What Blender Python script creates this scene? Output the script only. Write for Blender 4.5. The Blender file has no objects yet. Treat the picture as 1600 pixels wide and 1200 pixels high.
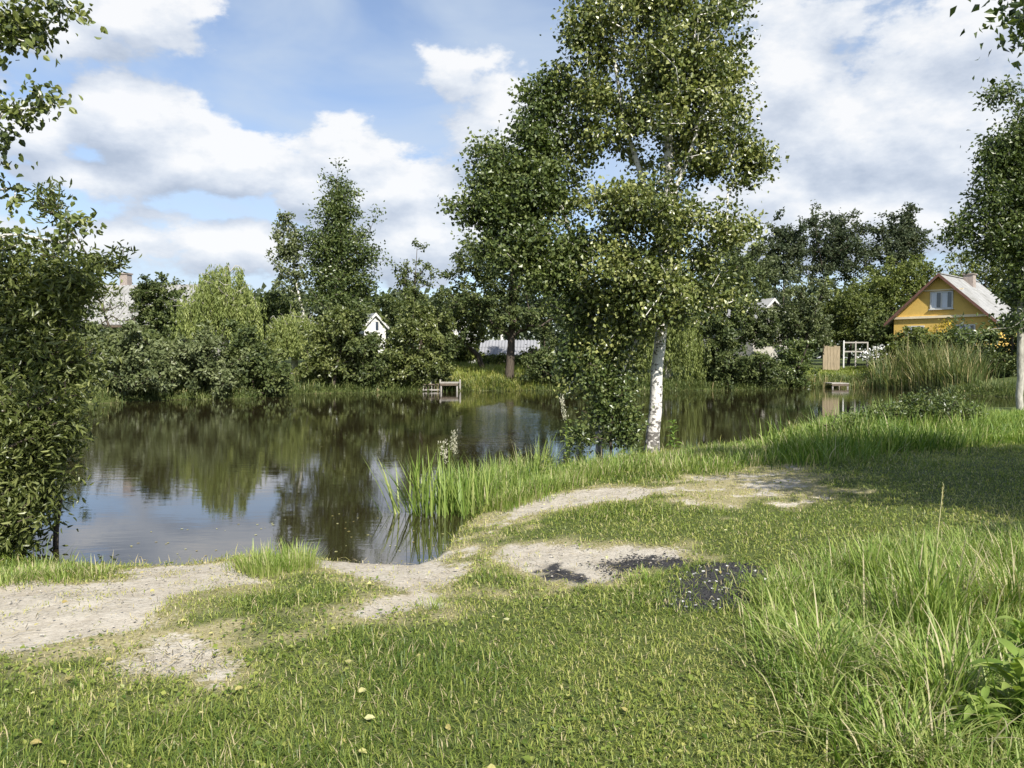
import bpy, math
import numpy as np
from math import radians, sin, cos, pi, atan2, sqrt

# ------------------------------------------------------------------ camera, sky, sun, exposure
scene = bpy.context.scene
COL = scene.collection
CAMZ = 2.05
PITCH = math.atan(40 / 1200)
cam_d = bpy.data.cameras.new('camera')
cam = bpy.data.objects.new('camera', cam_d)
COL.objects.link(cam)
cam_d.sensor_width = 36.0
cam_d.lens = 27.0
cam_d.clip_start = 0.05
cam_d.clip_end = 3000
cam.location = (0, 0, CAMZ)
cam.rotation_euler = (pi / 2 - PITCH, 0, 0)
scene.camera = cam

SUN = np.array([0.35, -0.83, 0.80]); SUN /= np.linalg.norm(SUN)
scene.view_settings.view_transform = 'Standard'
scene.view_settings.look = 'None'
scene.view_settings.exposure = 0.75
scene.view_settings.gamma = 1.0
scene.view_settings.use_curve_mapping = False
scene.cycles.max_bounces = 6
scene.cycles.transparent_max_bounces = 4
scene.cycles.caustics_reflective = False
scene.cycles.caustics_refractive = False

sun_d = bpy.data.lights.new('sun', 'SUN')
sun_d.energy = 5.0
sun_d.angle = radians(0.53)
sun_d.color = (1.0, 0.96, 0.88)
sun = bpy.data.objects.new('sun', sun_d)
COL.objects.link(sun)
from mathutils import Vector
sun.rotation_euler = Vector(SUN).to_track_quat('Z', 'Y').to_euler()


class NT:
    """small node-building helper"""
    def __init__(s, tree):
        s.t = tree

    def n(s, typ, **kw):
        nd = s.t.nodes.new(typ)
        for k, v in kw.items():
            setattr(nd, k, v)
        return nd

    def l(s, a, b):
        s.t.links.new(a, b)

    def set(s, sock, v):
        if isinstance(v, bpy.types.NodeSocket):
            s.l(v, sock)
        else:
            sock.default_value = v

    def math(s, op, a, b=None, c=None, clamp=False):
        nd = s.n('ShaderNodeMath', operation=op)
        nd.use_clamp = clamp
        s.set(nd.inputs[0], a)
        if b is not None:
            s.set(nd.inputs[1], b)
        if c is not None:
            s.set(nd.inputs[2], c)
        return nd.outputs[0]

    def vmath(s, op, a, b=None):
        nd = s.n('ShaderNodeVectorMath', operation=op)
        s.set(nd.inputs[0], a)
        if b is not None:
            s.set(nd.inputs[1], b)
        return nd.outputs['Value'] if op in ('LENGTH', 'DOT_PRODUCT', 'DISTANCE') else nd.outputs[0]

    def noise(s, vec, scale, detail=4, rough=0.55, dist=0.0):
        nd = s.n('ShaderNodeTexNoise')
        s.l(vec, nd.inputs['Vector'])
        nd.inputs['Scale'].default_value = scale
        nd.inputs['Detail'].default_value = detail
        nd.inputs['Roughness'].default_value = rough
        nd.inputs['Distortion'].default_value = dist
        return nd.outputs['Fac']

    def maprange(s, v, a, b, c=0.0, d=1.0, smooth=True):
        nd = s.n('ShaderNodeMapRange')
        nd.interpolation_type = 'SMOOTHSTEP' if smooth else 'LINEAR'
        s.set(nd.inputs['Value'], v)
        nd.inputs['From Min'].default_value = a
        nd.inputs['From Max'].default_value = b
        nd.inputs['To Min'].default_value = c
        nd.inputs['To Max'].default_value = d
        return nd.outputs['Result']

    def mix(s, fac, a, b, mode='MIX'):
        nd = s.n('ShaderNodeMix', data_type='RGBA', blend_type=mode)
        s.set(nd.inputs['Factor'], fac)
        for k, v in ((6, a), (7, b)):
            if isinstance(v, bpy.types.NodeSocket):
                s.l(v, nd.inputs[k])
            else:
                nd.inputs[k].default_value = (v[0], v[1], v[2], 1)
        return nd.outputs[2]

    def ramp(s, fac, stops):
        nd = s.n('ShaderNodeValToRGB')
        s.l(fac, nd.inputs[0])
        el = nd.color_ramp.elements
        while len(el) < len(stops):
            el.new(0.5)
        for e, (p, c) in zip(el, stops):
            e.position = p
            e.color = (c[0], c[1], c[2], 1)
        return nd.outputs[0]


def pix_dir(px, py):
    xc, yc = (px - 800) / 1200.0, (600 - py) / 1200.0
    f = np.array([0, cos(PITCH), -sin(PITCH)])
    u = np.array([0, sin(PITCH), cos(PITCH)])
    return f + xc * np.array([1.0, 0, 0]) + yc * u


def P(px, py, Y):
    d = pix_dir(px, py)
    return np.array([0, 0, CAMZ]) + d * (Y / d[1])


# ---- world: Nishita sky with cumulus cloud banks
world = bpy.data.worlds.new('World')
scene.world = world
world.use_nodes = True
wt = world.node_tree
wt.nodes.clear()
W = NT(wt)
SKY_STRENGTH = 0.060
sky = W.n('ShaderNodeTexSky', sky_type='NISHITA')
sky.sun_disc = False
sky.sun_elevation = math.asin(SUN[2])
sky.sun_rotation = atan2(SUN[0], SUN[1])
sky.air_density = 1.0
sky.dust_density = 0.6
sky.ozone_density = 2.0
tc = W.n('ShaderNodeTexCoord')
DIR = W.vmath('NORMALIZE', tc.outputs['Generated'])

# cloud masses, as directions on the sky (azimuth/elevation from the pond's bank) with widths
CLOUDS = [
    # px, py, half-width, half-height, weight
    (60, 215, 100, 62, 1.0), (190, 195, 95, 66, 1.0), (330, 258, 120, 46, 1.0), (120, 275, 170, 42, 1.0),
    (200, 30, 130, 48, .85), (90, 50, 90, 34, .8), (310, 20, 60, 40, .5),
    (550, 245, 70, 50, .95), (600, 300, 130, 50, .9), (480, 290, 60, 50, .8), (650, 360, 120, 60, 1.0),
    (400, 385, 110, 36, .9), (150, 375, 150, 36, .7), (240, 335, 60, 20, .6),
    (740, 100, 70, 24, .35), (790, 200, 80, 60, .75), (1230, 120, 110, 130, .9), (1400, 210, 150, 90, .95),
    (1500, 60, 200, 90, .75), (1350, 330, 200, 60, .95), (1600, 280, 160, 90, .8), (1250, 300, 120, 70, .8),
    (1300, 30, 120, 70, .7),
    (-300, 150, 260, 150, 1.0), (1950, 150, 260, 130, .9), (500, -330, 300, 110, .9), (1100, -480, 300, 150, .9),
    (250, -420, 260, 120, .85), (-100, -200, 200, 110, .9), (420, -180, 120, 60, .75),
]
grp = bpy.data.node_groups.new('cloud_density', 'ShaderNodeTree')
grp.interface.new_socket('Dir', in_out='INPUT', socket_type='NodeSocketVector')
grp.interface.new_socket('Density', in_out='OUTPUT', socket_type='NodeSocketFloat')
G = NT(grp)
gi = G.n('NodeGroupInput'); go = G.n('NodeGroupOutput')
gd = gi.outputs[0]
flat = G.vmath('MULTIPLY', gd, (1.0, 1.0, 1.9))
n1 = G.noise(flat, 4.2, 7, 0.56, 0.2)
n2 = G.noise(flat, 15.0, 6, 0.6, 0.0)
acc = None
for (cx, cy, rw, rh, wgt) in CLOUDS:
    d = pix_dir(cx, cy); L = np.linalg.norm(d); d = d / L
    sx, sz = rw / 1200 / L, rh / 1200 / L
    dv = G.vmath('SUBTRACT', gd, tuple(d))
    dv = G.vmath('MULTIPLY', dv, (1 / sx, 1 / max(sx, sz), 1 / sz))
    ln = G.vmath('LENGTH', dv)
    b = G.math('MULTIPLY_ADD', ln, -wgt * 0.62, wgt)
    acc = b if acc is None else G.math('SMOOTH_MAX', acc, b, 0.25)
acc = G.math('MAXIMUM', acc, -0.55)
v = G.math('MULTIPLY_ADD', G.math('SUBTRACT', n1, 0.5), 1.6, acc)
v = G.math('MULTIPLY_ADD', G.math('SUBTRACT', n2, 0.5), 1.05, v)
G.l(v, go.inputs[0])


def dens(vec):
    g = W.n('ShaderNodeGroup'); g.node_tree = grp
    W.l(vec, g.inputs[0])
    return g.outputs[0]


d0 = dens(DIR)
d1 = dens(W.vmath('ADD', DIR, (0.012, 0.0, 0.036)))
cov = W.maprange(d0, 0.10, 0.33)
lit = W.math('MULTIPLY_ADD', W.math('SUBTRACT', d0, d1), 1.10, 0.55, clamp=True)
# thin parts are bright, thick bottoms grey-blue
cl_col = W.ramp(lit, [(0.0, (0.46, 0.53, 0.65)), (0.42, (0.63, 0.69, 0.79)), (0.74, (0.80, 0.84, 0.90)), (1.0, (0.95, 0.955, 0.965))])
cl_scaled = W.vmath('SCALE', cl_col)
cl_scaled.node.inputs['Scale'].default_value = 0.62 / SKY_STRENGTH
sky_t = W.mix(1.0, sky.outputs[0], (1.66, 1.65, 1.74), 'MULTIPLY')
veil = W.noise(W.vmath('MULTIPLY', DIR, (1, 1, 2.2)), 2.6, 5, 0.55, 0.5)
veil = W.maprange(veil, 0.34, 0.66, 0.14, 0.74)
sky_v = W.mix(veil, sky_t, (6.2, 7.2, 8.5))
sky_c = W.mix(W.math('MULTIPLY', cov, 0.93), sky_v, cl_scaled)
bg = W.n('ShaderNodeBackground')
W.l(sky_c, bg.inputs['Color'])
bg.inputs['Strength'].default_value = SKY_STRENGTH
wo = W.n('ShaderNodeOutputWorld')
W.l(bg.outputs[0], wo.inputs[0])


# ------------------------------------------------------------------ helpers
def rng_(seed):
    return np.random.default_rng(seed)


def tag(o, label=None, cat=None, group=None, kind=None):
    if label: o['label'] = label
    if cat: o['category'] = cat
    if group: o['group'] = group
    if kind: o['kind'] = kind
    return o


def thing(name, label, cat, loc=(0, 0, 0), rz=0.0, group=None):
    o = bpy.data.objects.new(name, None)
    COL.objects.link(o)
    o.empty_display_size = 0.2
    o.location = tuple(float(c) for c in loc)
    o.rotation_euler = (0, 0, rz)
    return tag(o, label, cat, group)


def mk(name, V, faces, mat, parent=None, tint=None, smooth=False, local=False):
    """one mesh object out of arrays; faces is a list of (n,k) index arrays; V in world space unless local"""
    V = np.asarray(V, dtype=np.float64)
    me = bpy.data.meshes.new(name)
    faces = [np.asarray(f, dtype=np.int32) for f in faces if len(f)]
    me.vertices.add(len(V))
    if parent is not None and not local:
        V = V - np.array(parent.location)
    me.vertices.foreach_set('co', V.astype(np.float32).ravel())
    loops = np.concatenate([f.ravel() for f in faces])
    me.loops.add(len(loops))
    me.loops.foreach_set('vertex_index', loops)
    tot = np.concatenate([np.full(len(f), f.shape[1]) for f in faces])
    st = np.concatenate([[0], np.cumsum(tot)[:-1]]).astype(np.int32)
    me.polygons.add(len(tot))
    me.polygons.foreach_set('loop_start', st)
    me.update(calc_edges=True)
    if smooth:
        me.polygons.foreach_set('use_smooth', np.ones(len(tot), dtype=bool))
    else:
        me.polygons.foreach_set('use_smooth', np.zeros(len(tot), dtype=bool))
    if tint is not None:
        a = me.attributes.new('tint', 'FLOAT', 'POINT')
        a.data.foreach_set('value', np.asarray(tint, dtype=np.float32))
    if mat:
        me.materials.append(mat)
    o = bpy.data.objects.new(name, me)
    COL.objects.link(o)
    if parent is not None:
        o.parent = parent
    return o


class MB:
    """collects boxes / prisms for one mesh"""
    def __init__(s):
        s.V = []; s.F4 = []; s.F3 = []; s.n = 0

    def add(s, V, F4=(), F3=()):
        V = np.asarray(V, float)
        s.V.append(V)
        if len(F4): s.F4.append(np.asarray(F4, int) + s.n)
        if len(F3): s.F3.append(np.asarray(F3, int) + s.n)
        s.n += len(V)
        return s

    def box(s, x0, x1, y0, y1, z0, z1):
        V = [(x0, y0, z0), (x1, y0, z0), (x1, y1, z0), (x0, y1, z0), (x0, y0, z1), (x1, y0, z1), (x1, y1, z1), (x0, y1, z1)]
        return s.add(V, [(0, 3, 2, 1), (4, 5, 6, 7), (0, 1, 5, 4), (1, 2, 6, 5), (2, 3, 7, 6), (3, 0, 4, 7)])

    def hexa(s, bottom, top):
        return s.add(list(bottom) + list(top), [(0, 3, 2, 1), (4, 5, 6, 7), (0, 1, 5, 4), (1, 2, 6, 5), (2, 3, 7, 6), (3, 0, 4, 7)])

    def tube(s, pts, radii, k=8):
        V, F = tube_arrays(pts, radii, k)
        return s.add(V, F)

    def build(s, name, mat, parent=None, local=True, smooth=False):
        f = []
        if s.F4: f.append(np.concatenate(s.F4))
        if s.F3: f.append(np.concatenate(s.F3))
        return mk(name, np.concatenate(s.V), f, mat, parent, smooth=smooth, local=local)


def norm(a):
    return a / np.maximum(np.linalg.norm(a, axis=-1, keepdims=True), 1e-9)


def tube_arrays(pts, radii, k=8):
    pts = np.asarray(pts, float); n = len(pts)
    radii = np.asarray(radii, float)
    t = np.gradient(pts, axis=0); t = norm(t)
    ref = np.array([0.31, 0.95, 0.02])
    a = norm(np.cross(t, ref)); b = np.cross(t, a)
    ang = np.arange(k) * 2 * pi / k
    V = pts[:, None, :] + radii[:, None, None] * (np.cos(ang)[None, :, None] * a[:, None, :] + np.sin(ang)[None, :, None] * b[:, None, :])
    V = V.reshape(-1, 3)
    i = np.arange(n - 1)[:, None] * k; j = np.arange(k)[None, :]; j2 = (j + 1) % k
    F = np.stack([i + j, i + j2, i + k + j2, i + k + j], -1).reshape(-1, 4)
    return V, F


def segs(P0, P1, r0, r1, k=4):
    """separate tapered sticks, vectorised"""
    n = len(P0)
    t = norm(P1 - P0)
    ref = np.where(np.abs(t[:, 2:3]) > 0.9, np.array([[1.0, 0, 0]]), np.array([[0, 0, 1.0]]))
    a = norm(np.cross(t, ref)); b = np.cross(t, a)
    ang = np.arange(k) * 2 * pi / k
    ring = np.cos(ang)[None, :, None] * a[:, None, :] + np.sin(ang)[None, :, None] * b[:, None, :]
    A = P0[:, None, :] + r0[:, None, None] * ring
    B = P1[:, None, :] + r1[:, None, None] * ring
    V = np.concatenate([A, B], 1).reshape(-1, 3)
    i = (np.arange(n) * 2 * k)[:, None]; j = np.arange(k)[None, :]; j2 = (j + 1) % k
    F = np.stack([i + j, i + j2, i + k + j2, i + k + j], -1).reshape(-1, 4)
    return V, F


def vnoise(x, y, scale, seed=0):
    """smooth value noise 0..1"""
    r = rng_(seed).random((257, 257))
    u = np.asarray(x) * scale + 1000.3; v = np.asarray(y) * scale + 777.7
    i = np.floor(u).astype(int); j = np.floor(v).astype(int)
    fu = u - i; fv = v - j
    fu = fu * fu * (3 - 2 * fu); fv = fv * fv * (3 - 2 * fv)
    i0, i1, j0, j1 = i % 257, (i + 1) % 257, j % 257, (j + 1) % 257
    return (r[i0, j0] * (1 - fu) + r[i1, j0] * fu) * (1 - fv) + (r[i0, j1] * (1 - fu) + r[i1, j1] * fu) * fv


def fnoise(x, y, scale, seed=0, oct=3):
    s = 0; a = 0.5; t = 0
    for k in range(oct):
        s = s + a * vnoise(x, y, scale * 2 ** k, seed + k); t += a; a *= 0.5
    return s / t


def sdf(poly, x, y):
    """signed distance to polygon, positive inside"""
    poly = np.asarray(poly, float)
    x = np.asarray(x, float); y = np.asarray(y, float)
    d = np.full(x.shape, 1e9); ins = np.zeros(x.shape, bool)
    for k in range(len(poly)):
        ax, ay = poly[k]; bx_, by_ = poly[(k + 1) % len(poly)]
        ex, ey = bx_ - ax, by_ - ay
        t = np.clip(((x - ax) * ex + (y - ay) * ey) / (ex * ex + ey * ey + 1e-12), 0, 1)
        d = np.minimum(d, (x - ax - t * ex) ** 2 + (y - ay - t * ey) ** 2)
        c = ((ay > y) != (by_ > y)) & (x < (bx_ - ax) * (y - ay) / (by_ - ay + 1e-12) + ax)
        ins ^= c
    return np.where(ins, 1, -1) * np.sqrt(d)


def sstep(a, b, x):
    t = np.clip((x - a) / (b - a), 0, 1)
    return t * t * (3 - 2 * t)


# ------------------------------------------------------------------ materials
def new_mat(name):
    m = bpy.data.materials.new(name)
    m.use_nodes = True
    m.node_tree.nodes.clear()
    return m, NT(m.node_tree)


def leaf_mat(name, dark, mid, light, transl=0.35, rough=0.42, spec=0.4, straw=None):
    m, N = new_mat(name)
    at = N.n('ShaderNodeAttribute', attribute_name='tint')
    st = [(0.0, dark), (0.5, mid), (0.85, light)]
    st.append((1.0, straw if straw else light))
    c = N.ramp(at.outputs['Fac'], st)
    pb = N.n('ShaderNodeBsdfPrincipled')
    N.l(c, pb.inputs['Base Color'])
    pb.inputs['Roughness'].default_value = rough
    pb.inputs['Specular IOR Level'].default_value = spec
    tr = N.n('ShaderNodeBsdfTranslucent')
    tcol = N.mix(1.0, c, (1.25, 1.35, 0.65), 'MULTIPLY')
    N.l(tcol, tr.inputs['Color'])
    mx = N.n('ShaderNodeMixShader')
    mx.inputs[0].default_value = transl
    N.l(pb.outputs[0], mx.inputs[1]); N.l(tr.outputs[0], mx.inputs[2])
    out = N.n('ShaderNodeOutputMaterial')
    N.l(mx.outputs[0], out.inputs[0])
    return m


def simple_mat(name, col, rough=0.7, var=0.25, scale=6.0, spec=0.3, stretch=(1, 1, 1), bump=0.0, dirt=None, metallic=0.0):
    m, N = new_mat(name)
    tc = N.n('ShaderNodeTexCoord')
    v = N.vmath('MULTIPLY', tc.outputs['Object'], stretch)
    n = N.noise(v, scale, 5, 0.6)
    f = N.maprange(n, 0.3, 0.7, 1 - var, 1 + var, smooth=False)
    c = N.mix(1.0, (col[0], col[1], col[2]), (1, 1, 1), 'MULTIPLY')
    sc = N.vmath('SCALE', c); N.l(f, sc.node.inputs['Scale'])
    if dirt is not None:
        n2 = N.noise(tc.outputs['Object'], scale * 0.23, 4, 0.65)
        sc = N.mix(N.maprange(n2, 0.45, 0.7, 0, dirt[3]), sc, dirt[:3])
    pb = N.n('ShaderNodeBsdfPrincipled')
    N.l(sc, pb.inputs['Base Color'])
    pb.inputs['Roughness'].default_value = rough
    pb.inputs['Specular IOR Level'].default_value = spec
    pb.inputs['Metallic'].default_value = metallic
    if bump:
        bp = N.n('ShaderNodeBump'); bp.inputs['Strength'].default_value = bump; bp.inputs['Distance'].default_value = 0.02
        N.l(n, bp.inputs['Height']); N.l(bp.outputs[0], pb.inputs['Normal'])
    out = N.n('ShaderNodeOutputMaterial')
    N.l(pb.outputs[0], out.inputs[0])
    return m


def birch_bark(name):
    m, N = new_mat(name)
    tc = N.n('ShaderNodeTexCoord')
    v = N.vmath('MULTIPLY', tc.outputs['Object'], (9, 9, 16))
    a = N.noise(v, 1.0, 4, 0.6)
    v2 = N.vmath('MULTIPLY', tc.outputs['Object'], (4, 4, 5))
    b = N.noise(v2, 1.0, 5, 0.7, 1.0)
    marks = N.math('MAXIMUM', N.maprange(a, 0.55, 0.62), N.maprange(b, 0.56, 0.64))
    # rough dark bark only at the foot
    sep = N.n('ShaderNodeSeparateXYZ'); N.l(tc.outputs['Object'], sep.inputs[0])
    foot = N.maprange(sep.outputs[2], 0.0, 1.5, 0.13, 0.0)
    fm = N.maprange(N.math('ADD', N.math('MULTIPLY_ADD', a, .5, N.math('MULTIPLY', b, .5)), foot), 0.55, 0.61)
    marks = N.math('MAXIMUM', marks, fm)
    g = N.noise(tc.outputs['Object'], 2.0, 4, 0.6)
    white = N.mix(g, (0.55, 0.51, 0.46), (0.78, 0.75, 0.70))
    c = N.mix(N.math('MULTIPLY', marks, 0.9), white, (0.05, 0.043, 0.036))
    pb = N.n('ShaderNodeBsdfPrincipled')
    N.l(c, pb.inputs['Base Color'])
    pb.inputs['Roughness'].default_value = 0.65
    bp = N.n('ShaderNodeBump'); bp.inputs['Strength'].default_value = 0.6; bp.inputs['Distance'].default_value = 0.02
    N.l(a, bp.inputs['Height']); N.l(bp.outputs[0], pb.inputs['Normal'])
    out = N.n('ShaderNodeOutputMaterial'); N.l(pb.outputs[0], out.inputs[0])
    return m


M = {}
M['birch_leaf'] = leaf_mat('birch_leaf', (0.03, 0.045, 0.011), (0.125, 0.155, 0.036), (0.29, 0.30, 0.10), 0.22, 0.34, 0.6)
M['aspen_leaf'] = leaf_mat('aspen_leaf', (0.032, 0.052, 0.016), (0.092, 0.125, 0.034), (0.18, 0.21, 0.068), 0.28, 0.36, 0.5)
M['dark_leaf'] = leaf_mat('dark_leaf', (0.024, 0.038, 0.012), (0.08, 0.105, 0.032), (0.165, 0.19, 0.065), 0.25, 0.5, 0.3)
M['olive_leaf'] = leaf_mat('olive_leaf', (0.04, 0.056, 0.014), (0.115, 0.14, 0.034), (0.20, 0.225, 0.06), 0.28, 0.5, 0.3)
M['grey_leaf'] = leaf_mat('grey_leaf', (0.042, 0.058, 0.022), (0.125, 0.148, 0.06), (0.215, 0.24, 0.11), 0.25, 0.45, 0.35)
M['willow_leaf'] = leaf_mat('willow_leaf', (0.10, 0.13, 0.035), (0.21, 0.25, 0.07), (0.35, 0.38, 0.14), 0.35, 0.5, 0.3)
M['bush_leaf'] = leaf_mat('bush_leaf', (0.045, 0.062, 0.016), (0.135, 0.16, 0.045), (0.26, 0.28, 0.10), 0.36, 0.38, 0.5)
M['lime_leaf'] = leaf_mat('lime_leaf', (0.06, 0.09, 0.02), (0.11, 0.15, 0.035), (0.18, 0.21, 0.06), 0.35, 0.5, 0.3)
M['yellow_leaf'] = leaf_mat('yellow_leaf', (0.16, 0.14, 0.02), (0.42, 0.30, 0.03), (0.62, 0.46, 0.05), 0.3, 0.6, 0.2)
M['white_petal'] = leaf_mat('white_petal', (0.5, 0.5, 0.5), (0.75, 0.74, 0.76), (0.85, 0.84, 0.85), 0.2, 0.7, 0.2)
M['grass'] = leaf_mat('grass', (0.06, 0.11, 0.016), (0.215, 0.26, 0.05), (0.41, 0.40, 0.12), 0.35, 0.45, 0.35, straw=(0.46, 0.39, 0.22))
M['long_grass'] = leaf_mat('long_grass', (0.05, 0.105, 0.015), (0.165, 0.245, 0.045), (0.33, 0.38, 0.11), 0.35, 0.46, 0.28, straw=(0.46, 0.40, 0.24))
M['reed'] = leaf_mat('reed', (0.07, 0.10, 0.03), (0.14, 0.17, 0.055), (0.24, 0.25, 0.10), 0.3, 0.5, 0.3, straw=(0.40, 0.33, 0.17))
M['dead_leaf'] = leaf_mat('dead_leaf', (0.30, 0.23, 0.08), (0.44, 0.40, 0.15), (0.52, 0.50, 0.26), 0.25, 0.5, 0.3)
M['plume'] = leaf_mat('plume', (0.28, 0.25, 0.18), (0.42, 0.39, 0.30), (0.55, 0.52, 0.42), 0.3, 0.6, 0.2)
M['straw_litter'] = leaf_mat('straw_litter', (0.10, 0.08, 0.05), (0.2, 0.16, 0.09), (0.35, 0.29, 0.17), 0.1, 0.7, 0.2, straw=(0.42, 0.35, 0.2))
M['pebble'] = simple_mat('pebble', (0.30, 0.27, 0.23), 0.85, 0.4, 12.0)
M['far_leaf'] = leaf_mat('far_leaf', (0.03, 0.044, 0.022), (0.058, 0.076, 0.038), (0.11, 0.125, 0.065), 0.2, 0.6, 0.2)
M['bark'] = simple_mat('bark', (0.075, 0.06, 0.045), 0.85, 0.5, 5.0, 0.2, (3, 3, 0.7), 0.6)
M['grey_bark'] = simple_mat('grey_bark', (0.36, 0.34, 0.29), 0.8, 0.4, 6.0, 0.2, (2, 2, 0.8), 0.5, dirt=(0.07, 0.06, 0.05, 0.7))
M['birch_bark'] = birch_bark('birch_bark')
M['yellow_paint'] = simple_mat('yellow_paint', (0.62, 0.41, 0.11), 0.75, 0.08, 3.0, 0.2)
M['cream_paint'] = simple_mat('cream_paint', (0.72, 0.60, 0.40), 0.75, 0.08, 3.0)
M['white_paint'] = simple_mat('white_paint', (0.54, 0.53, 0.50), 0.7, 0.12, 4.0)
M['pale_wall'] = simple_mat('pale_wall', (0.40, 0.375, 0.33), 0.85, 0.18, 2.0, 0.2, dirt=(0.2, 0.19, 0.16, 0.5))
M['brown_board'] = simple_mat('brown_board', (0.15, 0.075, 0.055), 0.7, 0.2, 4.0)
M['slate'] = simple_mat('slate', (0.28, 0.275, 0.265), 0.85, 0.2, 2.2, 0.15, dirt=(0.16, 0.155, 0.135, 0.6))
M['pale_roof'] = simple_mat('pale_roof', (0.24, 0.24, 0.25), 0.6, 0.10, 2.0)
M['brick'] = simple_mat('brick', (0.30, 0.25, 0.22), 0.85, 0.25, 9.0)
M['wood'] = simple_mat('wood', (0.27, 0.215, 0.14), 0.8, 0.3, 4.0, 0.2, (6, 6, 0.6))
M['grey_wood'] = simple_mat('grey_wood', (0.33, 0.305, 0.27), 0.85, 0.3, 5.0, 0.2, (1, 6, 6))
M['old_wood'] = simple_mat('old_wood', (0.12, 0.095, 0.07), 0.85, 0.35, 5.0, 0.2)
M['curtain'] = simple_mat('curtain', (0.62, 0.64, 0.68), 0.9, 0.12, 1.0, 0.1, (14, 1, 0.2))
M['charcoal'] = simple_mat('charcoal', (0.03, 0.029, 0.03), 0.8, 0.4, 20.0)
M['chip'] = simple_mat('chip', (0.55, 0.53, 0.50), 0.8, 0.2, 20.0)


def glass_mat():
    m, N = new_mat('window_glass')
    pb = N.n('ShaderNodeBsdfPrincipled')
    tc = N.n('ShaderNodeTexCoord')
    n = N.noise(tc.outputs['Object'], 3.0, 2)
    N.l(N.mix(n, (0.02, 0.03, 0.045), (0.05, 0.06, 0.08)), pb.inputs['Base Color'])
    pb.inputs['Roughness'].default_value = 0.06
    pb.inputs['Specular IOR Level'].default_value = 0.9
    out = N.n('ShaderNodeOutputMaterial'); N.l(pb.outputs[0], out.inputs[0])
    return m


M['glass'] = glass_mat()

# ------------------------------------------------------------------ the pond outline and the terrain
def w0(px, py):
    d = pix_dir(px, py); t = -CAMZ / d[2]
    return (d[0] * t, d[1] * t)


NEAR = [w0(*p) for p in [(60, 887), (180, 893), (300, 890), (370, 880), (480, 880), (560, 884), (640, 888), (672, 880), (692, 864),
                         (712, 836), (745, 808), (790, 785), (840, 755), (900, 733), (980, 718), (1100, 703), (1195, 694), (1225, 674), (1290, 653),
                         (1400, 646), (1600, 645)]]
POND = [(-7.0, 9.2)] + NEAR + [(27, 31), (33, 33), (35, 37)] + \
       [w0(*p) for p in [(1640, 624), (1590, 621), (1500, 617), (1420, 607), (1340, 604), (1270, 605), (1180, 609), (1100, 610), (1000, 611), (900, 610), (800, 610),
                         (690, 611), (600, 613), (470, 615), (380, 623), (300, 624), (230, 626), (150, 631)]] + \
       [(-23, 33), (-24, 28), (-20, 22), (-13, 15)]
POND = np.array(POND)


def ground_z(x, y):
    x = np.asarray(x, float); y = np.asarray(y, float)
    d = -sdf(POND, x, y)                     # positive on land
    far = sstep(30, 37, y)
    wob = (fnoise(x, y, 0.5, 11) - 0.5) * 0.10 + (fnoise(x, y, 2.2, 17) - 0.5) * 0.03
    near_z = 0.05 * sstep(0, 0.10, d) + 0.47 * (1 - np.exp(-np.maximum(d, 0) / 2.6)) + wob * sstep(0.0, 1.2, d)
    far_z = 0.10 * sstep(0, 0.3, d) + 1.75 * (1 - np.exp(-np.maximum(d, 0) / 6.5)) + (fnoise(x, y, 0.12, 23) - .5) * 0.4 * sstep(1, 8, d)
    land = near_z * (1 - far) + far_z * far + 0.012
    bed = -0.06 * sstep(0, 0.10, -d) - 0.9 * (1 - np.exp(-np.maximum(-d, 0) / 1.8))
    return np.where(d > 0, land, bed)


def gz(x, y):
    return float(ground_z(np.array([x]), np.array([y]))[0])


def gp(px, py):
    """where the sight line through a photo pixel meets the terrain"""
    d = pix_dir(px, py); o = np.array([0, 0, CAMZ])
    t = np.concatenate([np.arange(1.0, 20, 0.02), np.arange(20, 70, 0.1)])
    pts = o + t[:, None] * d
    g = np.maximum(ground_z(pts[:, 0], pts[:, 1]), 0.0)
    k = int(np.argmax(pts[:, 2] <= g))
    if pts[k, 2] > g[k]:
        k = len(t) - 1
    return pts[k]


def gpoly(pp):
    return np.array([gp(*p)[:2] for p in pp])


SAND = [gpoly(q) for q in (
    [(-120, 925), (0, 915), (60, 906), (170, 905), (185, 888), (290, 882), (395, 876), (418, 890), (405, 912), (340, 920), (275, 936), (228, 948), (240, 972), (180, 985), (95, 1000), (0, 1028), (-120, 1050)],
    [(170, 1055), (232, 1012), (300, 1005), (335, 1022), (360, 1042), (290, 1050), (200, 1070)],
    [(475, 876), (560, 874), (640, 878), (672, 870), (694, 858), (706, 885), (718, 905), (700, 925), (695, 958), (640, 945), (600, 965), (560, 968), (522, 957), (560, 936), (605, 925), (592, 910), (545, 902), (540, 890)],
    [(775, 806), (800, 790), (850, 772), (940, 762), (1045, 763), (1000, 780), (925, 786), (850, 800), (800, 812)],
    [(780, 870), (800, 851), (850, 847), (950, 857), (1060, 852), (1088, 864), (1050, 878), (960, 903), (900, 913), (850, 897), (790, 886)],
)]
DRY = [gpoly(q) for q in (
    [(1000, 770), (1060, 748), (1180, 735), (1240, 725), (1290, 742), (1335, 770), (1280, 788), (1180, 795), (1060, 790)],
    [(620, 900), (700, 845), (760, 815), (830, 800), (760, 850), (740, 890), (715, 930)],
    [(0, 905), (60, 895), (190, 893), (170, 908), (40, 912)],
    [(120, 1010), (200, 1000), (370, 990), (400, 1050), (250, 1080), (130, 1060)],
)]
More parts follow.
